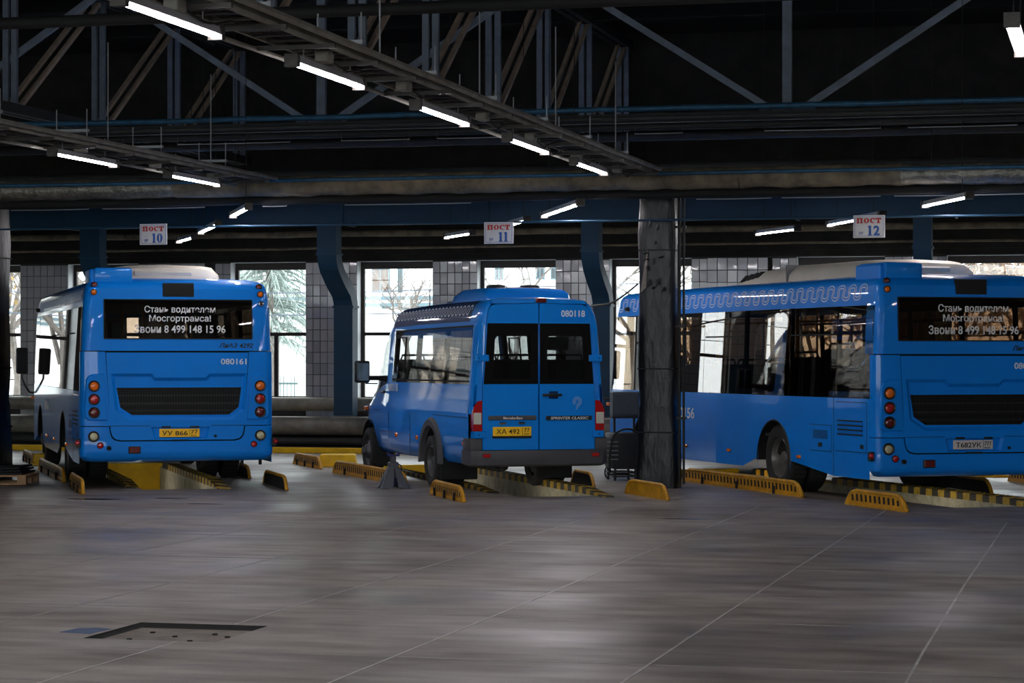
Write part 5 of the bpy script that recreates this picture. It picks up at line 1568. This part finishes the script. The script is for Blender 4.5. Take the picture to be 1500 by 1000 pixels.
def block(px0, px1, py, h, dep, label):
    a = Vector(ground(px0, py)); b = Vector(ground(px1, py))
    d = b-a; r = math.atan2(d.y, d.x)
    root = empty('yellow_block', (a.x, a.y, 0), r, label, 'block', 'yellow concrete blocks')
    L = d.length
    m = MB(); rows = [[(0, 0, 0), (L, 0, 0), (L, dep, 0), (0, dep, 0)], [(0.02, 0.02, h-0.015), (L-0.02, 0.02, h-0.015), (L-0.02, dep-0.02, h-0.015), (0.02, dep-0.02, h-0.015)], [(0.035, 0.035, h), (L-0.035, 0.035, h), (L-0.035, dep-0.035, h), (0.035, dep-0.035, h)]]
    m.grid(rows, closed=True); m.add(rows[-1], [(0, 1, 2, 3)]); m.build('body', 'pit_yellow', root, 25)
    c = MB(); c.box(-0.01, L+0.01, -0.02, dep+0.02, 0, 0.03); c.build('base', 'pit_yellow', root)
block(466, 521, 683.5, 0.19, 0.45, 'yellow block on the floor left of the minibus front wheel')
block(48, 66, 681, 0.18, 0.5, 'yellow block behind the left front of the left bus')
block(1432, 1476, 699, 0.06, 0.35, 'low yellow block behind the right bus bumper')

# ------------------------------------------------------------------ jack stand
def jack_stand(px, py):
    u, v = ground(px, py)
    root = empty('jack_stand', (u, v, 0), ALPHA + R(15), 'grey steel jack stand with blue head standing beside the minibus', 'jack stand')
    top, base, ht = 0.055, 0.185, 0.30
    for s in (-1, 1):
        for q in (-1, 1):
            b = MB()
            # angle-iron leg: two flanges
            p0 = Vector((s*top, q*top, ht)); p1 = Vector((s*base, q*base, 0.015))
            b.add([p0, p0+Vector((-s*0.055, 0, 0)), p1+Vector((-s*0.15, 0, 0)), p1, p0+Vector((0, -q*0.012, 0)), p0+Vector((-s*0.055, -q*0.012, 0)), p1+Vector((-s*0.15, -q*0.012, 0)), p1+Vector((0, -q*0.012, 0))],
                  [(0,1,2,3), (7,6,5,4), (0,4,5,1), (1,5,6,2), (2,6,7,3), (3,7,4,0)])
            b.add([p0, p0+Vector((0, -q*0.055, 0)), p1+Vector((0, -q*0.15, 0)), p1, p0+Vector((-s*0.012, 0, 0)), p0+Vector((-s*0.012, -q*0.055, 0)), p1+Vector((-s*0.012, -q*0.15, 0)), p1+Vector((-s*0.012, 0, 0))],
                  [(0,1,2,3), (7,6,5,4), (0,4,5,1), (1,5,6,2), (2,6,7,3), (3,7,4,0)])
            b.build('leg', 'jack_grey', root, 20)
            f = MB(); f.rbox(s*base-s*0.05-0.055, s*base-s*0.05+0.055, q*base-q*0.05-0.055, q*base-q*0.05+0.055, 0, 0.015, 0.004, 1); f.build('foot', 'jack_grey', root)
    b = MB(); b.rbox(-top-0.008, top+0.008, -top-0.008, top+0.008, 0.24, 0.345, 0.012, 1); b.build('collar', 'jack_grey', root)
    b = MB(); b.rbox(-0.035, 0.035, -0.025, 0.025, 0.1, 0.43, 0.006, 1); ra = b.build('ratchet_bar', 'jack_grey', root)
    for i in range(5):
        t = MB(); t.box(-0.042, -0.03, -0.02, 0.02, 0.355+i*0.014, 0.362+i*0.014); t.build('tooth', 'jack_grey', ra)
    b = MB()
    b.add([(-0.075, -0.04, 0.42), (0.075, -0.04, 0.42), (0.085, -0.04, 0.47), (0.055, -0.04, 0.47), (0.04, -0.04, 0.44), (-0.04, -0.04, 0.44), (-0.055, -0.04, 0.47), (-0.085, -0.04, 0.47)] + [(-0.075, 0.04, 0.42), (0.075, 0.04, 0.42), (0.085, 0.04, 0.47), (0.055, 0.04, 0.47), (0.04, 0.04, 0.44), (-0.04, 0.04, 0.44), (-0.055, 0.04, 0.47), (-0.085, 0.04, 0.47)],
          [(0,1,4,5), (1,2,3,4), (0,5,6,7), (8,13,12,9), (9,12,11,10), (8,15,14,13)] + [(i, i+8, (i+1) % 8+8, (i+1) % 8) for i in range(8)])
    b.build('saddle', 'jack_blue', root, 20)
    b = MB(); b.rbox(-0.03, 0.03, -0.06, 0.0, 0.02, 0.14, 0.008, 1); b.build('lower_stop', 'jack_blue', root)
    b = MB(); b.tube([(0.06, 0, 0.32), (0.10, 0, 0.30), (0.12, 0, 0.22)], 0.009, 6); b.build('lever', 'jack_grey', root)
jack_stand(576, 715)

# ------------------------------------------------------------------ machine beside the column
def machine():
    u, v = ground(911, 703)
    root = empty('welding_machine', (u, v, 0), ALPHA + R(10), 'black louvred machine on a stand with grey box on top, left of the column', 'machine')
    b = MB(); b.rbox(-0.17, 0.20, -0.2, 0.35, 0.16, 0.66, 0.03, 2); body = b.build('cabinet', 'machine_dark', root)
    for i in range(11):
        s = MB(); z = 0.25 + i*0.033; s.bar((-0.175, -0.15, z), (-0.175, 0.3, z), 0.02, 0.012); s.build('louvre_slat', 'machine_dark', body)
    for i in range(5):
        s = MB(); z = 0.30 + i*0.06; s.bar((-0.26, -0.21, z), (-0.10, -0.21, z), 0.012, 0.012); s.build('front_bar', 'conduit', body)
    for x in (-0.13, 0.16):
        for y in (-0.15, 0.3):
            b = MB(); b.tube([(x, y, 0.17), (x, y, 0.0)], 0.018, 6); b.build('leg', 'machine_dark', root)
    for z in (0.06, 0.11):
        b = MB(); b.tube([(-0.16, -0.19, z), (0.19, -0.19, z), (0.19, 0.34, z), (-0.16, 0.34, z)], 0.012, 6, closed=True); b.build('stand_rail', 'machine_dark', root)
    b = MB(); pts = [(-0.19 + 0.0*k, -0.1, 0.55) for k in range(1)]
    arc = [(-0.2 + 0.22*(1-math.cos(t)), -0.24, 0.52 + 0.2*math.sin(t)) for t in [PI*i/12 for i in range(13)]]
    b.tube([(-0.22, -0.24, 0.12), (-0.23, -0.24, 0.3)] + arc + [(0.25, -0.26, 0.3), (0.3, -0.26, 0.22)], 0.014, 6); b.build('hose', 'cable_black', root)
    b = MB(); b.tube([(-0.26 + 0.03*math.cos(t), -0.22, 0.12 + 0.07*math.sin(t)) for t in [2*PI*i/14 for i in range(14)]], 0.010, 6, closed=True); b.build('hose', 'cable_black', root)
    for x in (-0.10, 0.18):
        b = MB(); b.box(x-0.015, x+0.015, 0.02, 0.05, 0.64, 0.90); b.build('post', 'machine_dark', root)
    b = MB(); b.rbox(-0.14, 0.24, -0.05, 0.15, 0.88, 1.23, 0.012, 1); cb = b.build('control_box', 'machine_grey', root)
    b = MB(); b.box(-0.145, 0.245, -0.055, 0.155, 0.86, 0.885); b.build('shelf', 'machine_dark', root)
    b = MB(); b.rbox(-0.12, 0.22, -0.056, -0.048, 0.91, 1.2, 0.004, 1); b.build('lid', 'machine_grey', cb)
machine()

# ------------------------------------------------------------------ pallet, mat, rail at the left edge
def pallet():
    u, v = ground(38, 710)
    root = empty('wooden_pallet', (u, v, 0), ALPHA, 'pale wooden pallet at the left edge in front of the dark column', 'pallet')
    for i in range(6):
        b = MB(); y = i*0.155; b.rbox(-1.2, 0.0, y, y+0.115, 0.105, 0.13, 0.004, 1); b.build('deck_plank', 'pallet_wood', root)
    for x in (-1.2, -0.66, -0.12):
        b = MB(); b.rbox(x, x+0.12, 0.0, 0.89, 0.083, 0.105, 0.004, 1); b.build('cross_plank', 'pallet_wood', root)
        for y in (0.0, 0.38, 0.77):
            b = MB(); b.rbox(x, x+0.12, y, y+0.12, 0.02, 0.083, 0.004, 1); b.build('block', 'pallet_wood', root)
    for y in (0.0, 0.38, 0.77):
        b = MB(); b.rbox(-1.2, 0.0, y, y+0.12, 0.0, 0.02, 0.004, 1); b.build('skid', 'pallet_wood', root)
    rt = empty('rubber_mat', (u, v, 0.13), ALPHA, 'black rubber mats heaped on the wooden pallet', 'mat')
    pr2 = random.Random(4)
    for i in range(3):
        b = MB(); rows = []
        for y in (0.0, 0.2, 0.45, 0.7, 0.88):
            rows.append([(x, y, 0.002 + i*0.032 + 0.01*math.sin(x*7+i) + 0.01) for x in (-1.15, -0.9, -0.6, -0.3, -0.05-0.02*i)])
        top = [[(x, y, z+0.026) for x, y, z in r] for r in rows]
        b.grid(rows); b.grid(top)
        for r1, r2 in ((rows[0], top[0]), (rows[-1], top[-1])): b.grid([r1, r2])
        b.grid([[r[0] for r in rows], [r[0] for r in top]]); b.grid([[r[-1] for r in rows], [r[-1] for r in top]])
        b.build('mat_layer', 'rubber', rt)
pallet()
u, v = ground(14.5, 697)
b = MB(); b.tube([(u-0.5, v, 0), (u-0.5, v, 0.78), (u, v, 0.78), (u, v, 0)], 0.014, 8)
tag(b.build('hand_rail', 'machine_dark', None), 'thin dark tubular rail beside the left column', 'rail')

# cable from the column over the minibus roof
a = at_depth(934, 416, 31.4); c = at_depth(862, 449, 33.5)
pts = []
for i in range(13):
    t = i/12; p = a.lerp(c, t); p.z -= 0.10*math.sin(PI*t) * (1-0.3*t); p.z += 0.03*math.sin(9*t)*t*(1-t)
    pts.append(p)
d_ = at_depth(840, 500, 36.5); pts += [c.lerp(d_, 0.4) + Vector((0, 0, 0.05)), d_]
b = MB(); b.tube(pts, 0.014, 6)
tag(b.build('power_cable', 'cable_black', None), 'black power cable sagging from the column to behind the minibus', 'cable')

# ------------------------------------------------------------------ outside the windows
b = MB(); b.box(-220, 120, V1+0.4, 260, -0.3, -0.1)
tag(b.build('ground', 'ground_out', None, 0), 'pale yard outside the windows', None, None, 'structure')
def facade(u0, u1, v, z1, label, wins, boards):
    root = empty('building', (u0, v, 0), 0, label, 'building')
    b = MB(); b.box(0, u1-u0, 0, 8, 0, z1); b.build('wall', 'facade_white', root, 0)
    for z in (5.0, 5.45, 8.2):
        c = MB(); c.box(-0.1, u1-u0+0.1, -0.25, 0, z, z+0.22); c.build('cornice', 'facade_trim', root, 0)
    for (px0, px1, py0, py1, m) in wins:
        k = ((px0+px1)/2-750)/FPX; Y = v/(k*SA+CA)
        a, c = on_v(px0, v)-u0, on_v(px1, v)-u0
        z0, zt = CAMH + (HOR-py1)/FPX*Y, CAMH + (HOR-py0)/FPX*Y
        w = MB(); w.box(a, c, -0.12, 0.02, z0, zt); wo = w.build('window', 'facade_trim', root, 0)
        p = MB(); p.box(a+0.08, (a+c)/2-0.05, -0.15, -0.1, z0+0.08, zt-0.08); p.build('pane', m, wo, 0)
        p = MB(); p.box((a+c)/2+0.05, c-0.08, -0.15, -0.1, z0+0.08, zt-0.08); p.build('pane', m, wo, 0)
    return root
mat('pane_far', (48, 56, 60), 0.3)
facade(-60, -31, 150, 16, 'white building outside seen through the middle windows',
       [(545, 571, 393, 428, 'board_brown'), (583, 590, 393, 428, 'board_brown'), (785, 798, 391, 409, 'pane_far'), (807, 822, 391, 409, 'pane_far'), (560, 572, 446, 452, 'pane_far'), (585, 597, 448, 454, 'pane_far'), (610, 622, 446, 452, 'pane_far'), (725, 738, 391, 409, 'pane_far')], [])
facade(-150, -78, 170, 15, 'pale long building outside far left', [(20, 28, 470, 480, 'pane_far'), (128, 140, 430, 445, 'pane_far'), (160, 172, 430, 445, 'pane_far')], [])

def bare_tree(px, Y, h, label, seed, leaf=None, nleaf=0, spread=1.0, depth=5):
    rnd = random.Random(seed)
    u, v = wxy((px-750)/FPX*Y, Y)
    root = empty('bare_tree' if not leaf else 'autumn_tree', (u, v, -0.1), 0, label, 'tree', 'trees outside')
    tb, bb, tips = MB(), MB(), []
    def grow(p, d, L, r, k):
        q = p + d*L
        mid = p.lerp(q, 0.5) + Vector((rnd.uniform(-1, 1), rnd.uniform(-1, 1), rnd.uniform(-.5, .5)))*L*0.06
        (tb if k == 0 else bb).tube([p, mid, q], [r, r*0.85, r*0.68], 4 if k else 7)
        tips.append((q, r))
        if k >= depth: return
        for i in range(3 if k < 4 else 2):
            ax = Vector((rnd.uniform(-1, 1), rnd.uniform(-1, 1), rnd.uniform(-0.35, 0.7)))
            nd = (d*0.75 + ax*0.75*spread).normalized()
            grow(q if i else p.lerp(q, 0.7), nd, L*rnd.uniform(0.58, 0.8), r*0.6, k+1)
    grow(Vector((0, 0, 0)), Vector((rnd.uniform(-.05, .05), 0, 1)), h*0.28, h*0.014, 0)
    tb.build('trunk', 'bark', root); tag(bb.build('branches', 'bark', root, 0), kind='stuff')
    if leaf:
        lb = MB()
        for i in range(nleaf):
            q, r = rnd.choice(tips); c = q + Vector((rnd.gauss(0, .35), rnd.gauss(0, .35), rnd.gauss(0, .3)))
            s = rnd.uniform(0.05, 0.12); n = Vector((rnd.uniform(-1, 1), rnd.uniform(-1, 1), rnd.uniform(-1, 1))).normalized()
            a = n.orthogonal().normalized()*s; e = n.cross(a).normalized()*s*0.7
            lb.add([c-a, c+e, c+a, c-e], [(0, 1, 2, 3)])
        tag(lb.build('leaves', leaf, root, 0), kind='stuff')
for i, px in enumerate((-60, -170, -290, -420, -560)):
    bare_tree(px, 60+3*(i%2), 9, 'bare tree outside left of the frame', 40+i, 'leaf_yellow', 200)
bare_tree(22, 62, 9, 'bare tree with yellow leaves outside the leftmost window', 1, 'leaf_yellow', 700)
bare_tree(60, 75, 11, 'tall bare tree outside behind the left column', 2)
bare_tree(160, 70, 10, 'bare tree outside behind the left bus', 12, 'leaf_yellow', 300)
bare_tree(600, 80, 7, 'thin bare tree outside left of the minibus roof', 3)
bare_tree(760, 72, 8, 'spindly bare tree outside above the minibus roof', 4)
bare_tree(925, 60, 8, 'bare tree outside left of the black column', 5)
bare_tree(1010, 66, 9, 'bare tree outside right of the black column', 6)
for i, (px, Y) in enumerate(((1185, 54), (1240, 62), (1290, 70), (1400, 55), (1450, 63), (1500, 71))):
    bare_tree(px, Y, 6.5, ['brown-leaved tree outside above the right bus aircon, leftmost', 'brown-leaved tree outside under the right post sign', 'brown-leaved tree outside left of the right duct drop', 'brown-leaved tree outside in the far right window, left one', 'brown-leaved tree outside in the far right window, middle one', 'brown-leaved tree outside in the far right window, at the edge'][i], 20+i, 'leaf_brown', 1500, 1.15)

def spruce(px, Y, h, r, label, seed):
    rnd = random.Random(seed)
    u, v = wxy((px-750)/FPX*Y, Y)
    root = empty('spruce_tree', (u, v, -0.1), 0, label, 'tree', 'trees outside')
    t = MB(); t.cyl((0, 0, 0), (0, 0, h), 0.14, 8, 0.02); t.build('trunk', 'bark', root)
    f = MB()
    for i in range(520):
        z = h*(0.26 + 0.73*rnd.random()**0.85)
        L = r*(1 - z/h)**0.75*rnd.uniform(0.6, 1.1) + 0.15
        a = rnd.uniform(0, 2*PI); d = Vector((math.cos(a), math.sin(a), 0))
        p0 = Vector((0, 0, z)); p1 = p0 + d*L*0.55 + Vector((0, 0, -0.10*L)); p2 = p0 + d*L + Vector((0, 0, -0.42*L+0.05))
        f.tube([p0, p1, p2], [0.012, 0.03, 0.008], 3)
        for k in range(7):
            q = p0.lerp(p2, 0.25+0.11*k) + Vector((0, 0, 0.12*L*math.sin(PI*(0.25+0.11*k))))
            e = q + Vector((rnd.uniform(-.12, .12), rnd.uniform(-.12, .12), -rnd.uniform(0.12, 0.35)))
            f.tube([q, e], [0.014, 0.004], 3)
    tag(f.build('needles', 'spruce', root, 0), kind='stuff')
spruce(395, 58, 8.5, 1.7, 'grey-green spruce outside right of the left bus', 8)
# fence and gate pillar outside
a0 = at_depth(405, 575, 66); a1 = at_depth(470, 575, 66)
root = empty('yard_fence', (a0.x, a0.y, -0.1), math.atan2(a1.y-a0.y, a1.x-a0.x), 'dark picket fence outside right of the left bus', 'fence')
L = (a1-a0).length
for z in (0.35, 1.05):
    b = MB(); b.box(0, L, -0.02, 0.02, z, z+0.05); b.build('rail', 'fence_green', root)
for i in range(int(L/0.1)):
    b = MB(); b.cyl((i*0.1, 0, 0), (i*0.1, 0, 1.28), 0.016, 5, 0.012); b.build('picket', 'fence_green', root)
q = at_depth(436, 575, 62)
b = MB(); b.rbox(q.x, q.x+0.9, q.y, q.y+0.4, -0.1, 1.5, 0.02, 1)
tag(b.build('gate_pillar', 'facade_white', None), 'white masonry gate pillar outside by the picket fence', 'pillar')
for i, (y0, z0, l) in enumerate(((47.5, 3.18, 'upper overhead wire outside the windows'), (48.0, 2.72, 'lower overhead wire outside the windows'))):
    b = MB(); b.tube([(-60 + 4*k, y0 + 0.05*k, z0 + 0.12*math.cos(k*0.9)) for k in range(18)], 0.012, 5)
    tag(b.build('overhead_wire', 'steel_blue_grey', None), l, 'wire', 'wires outside')
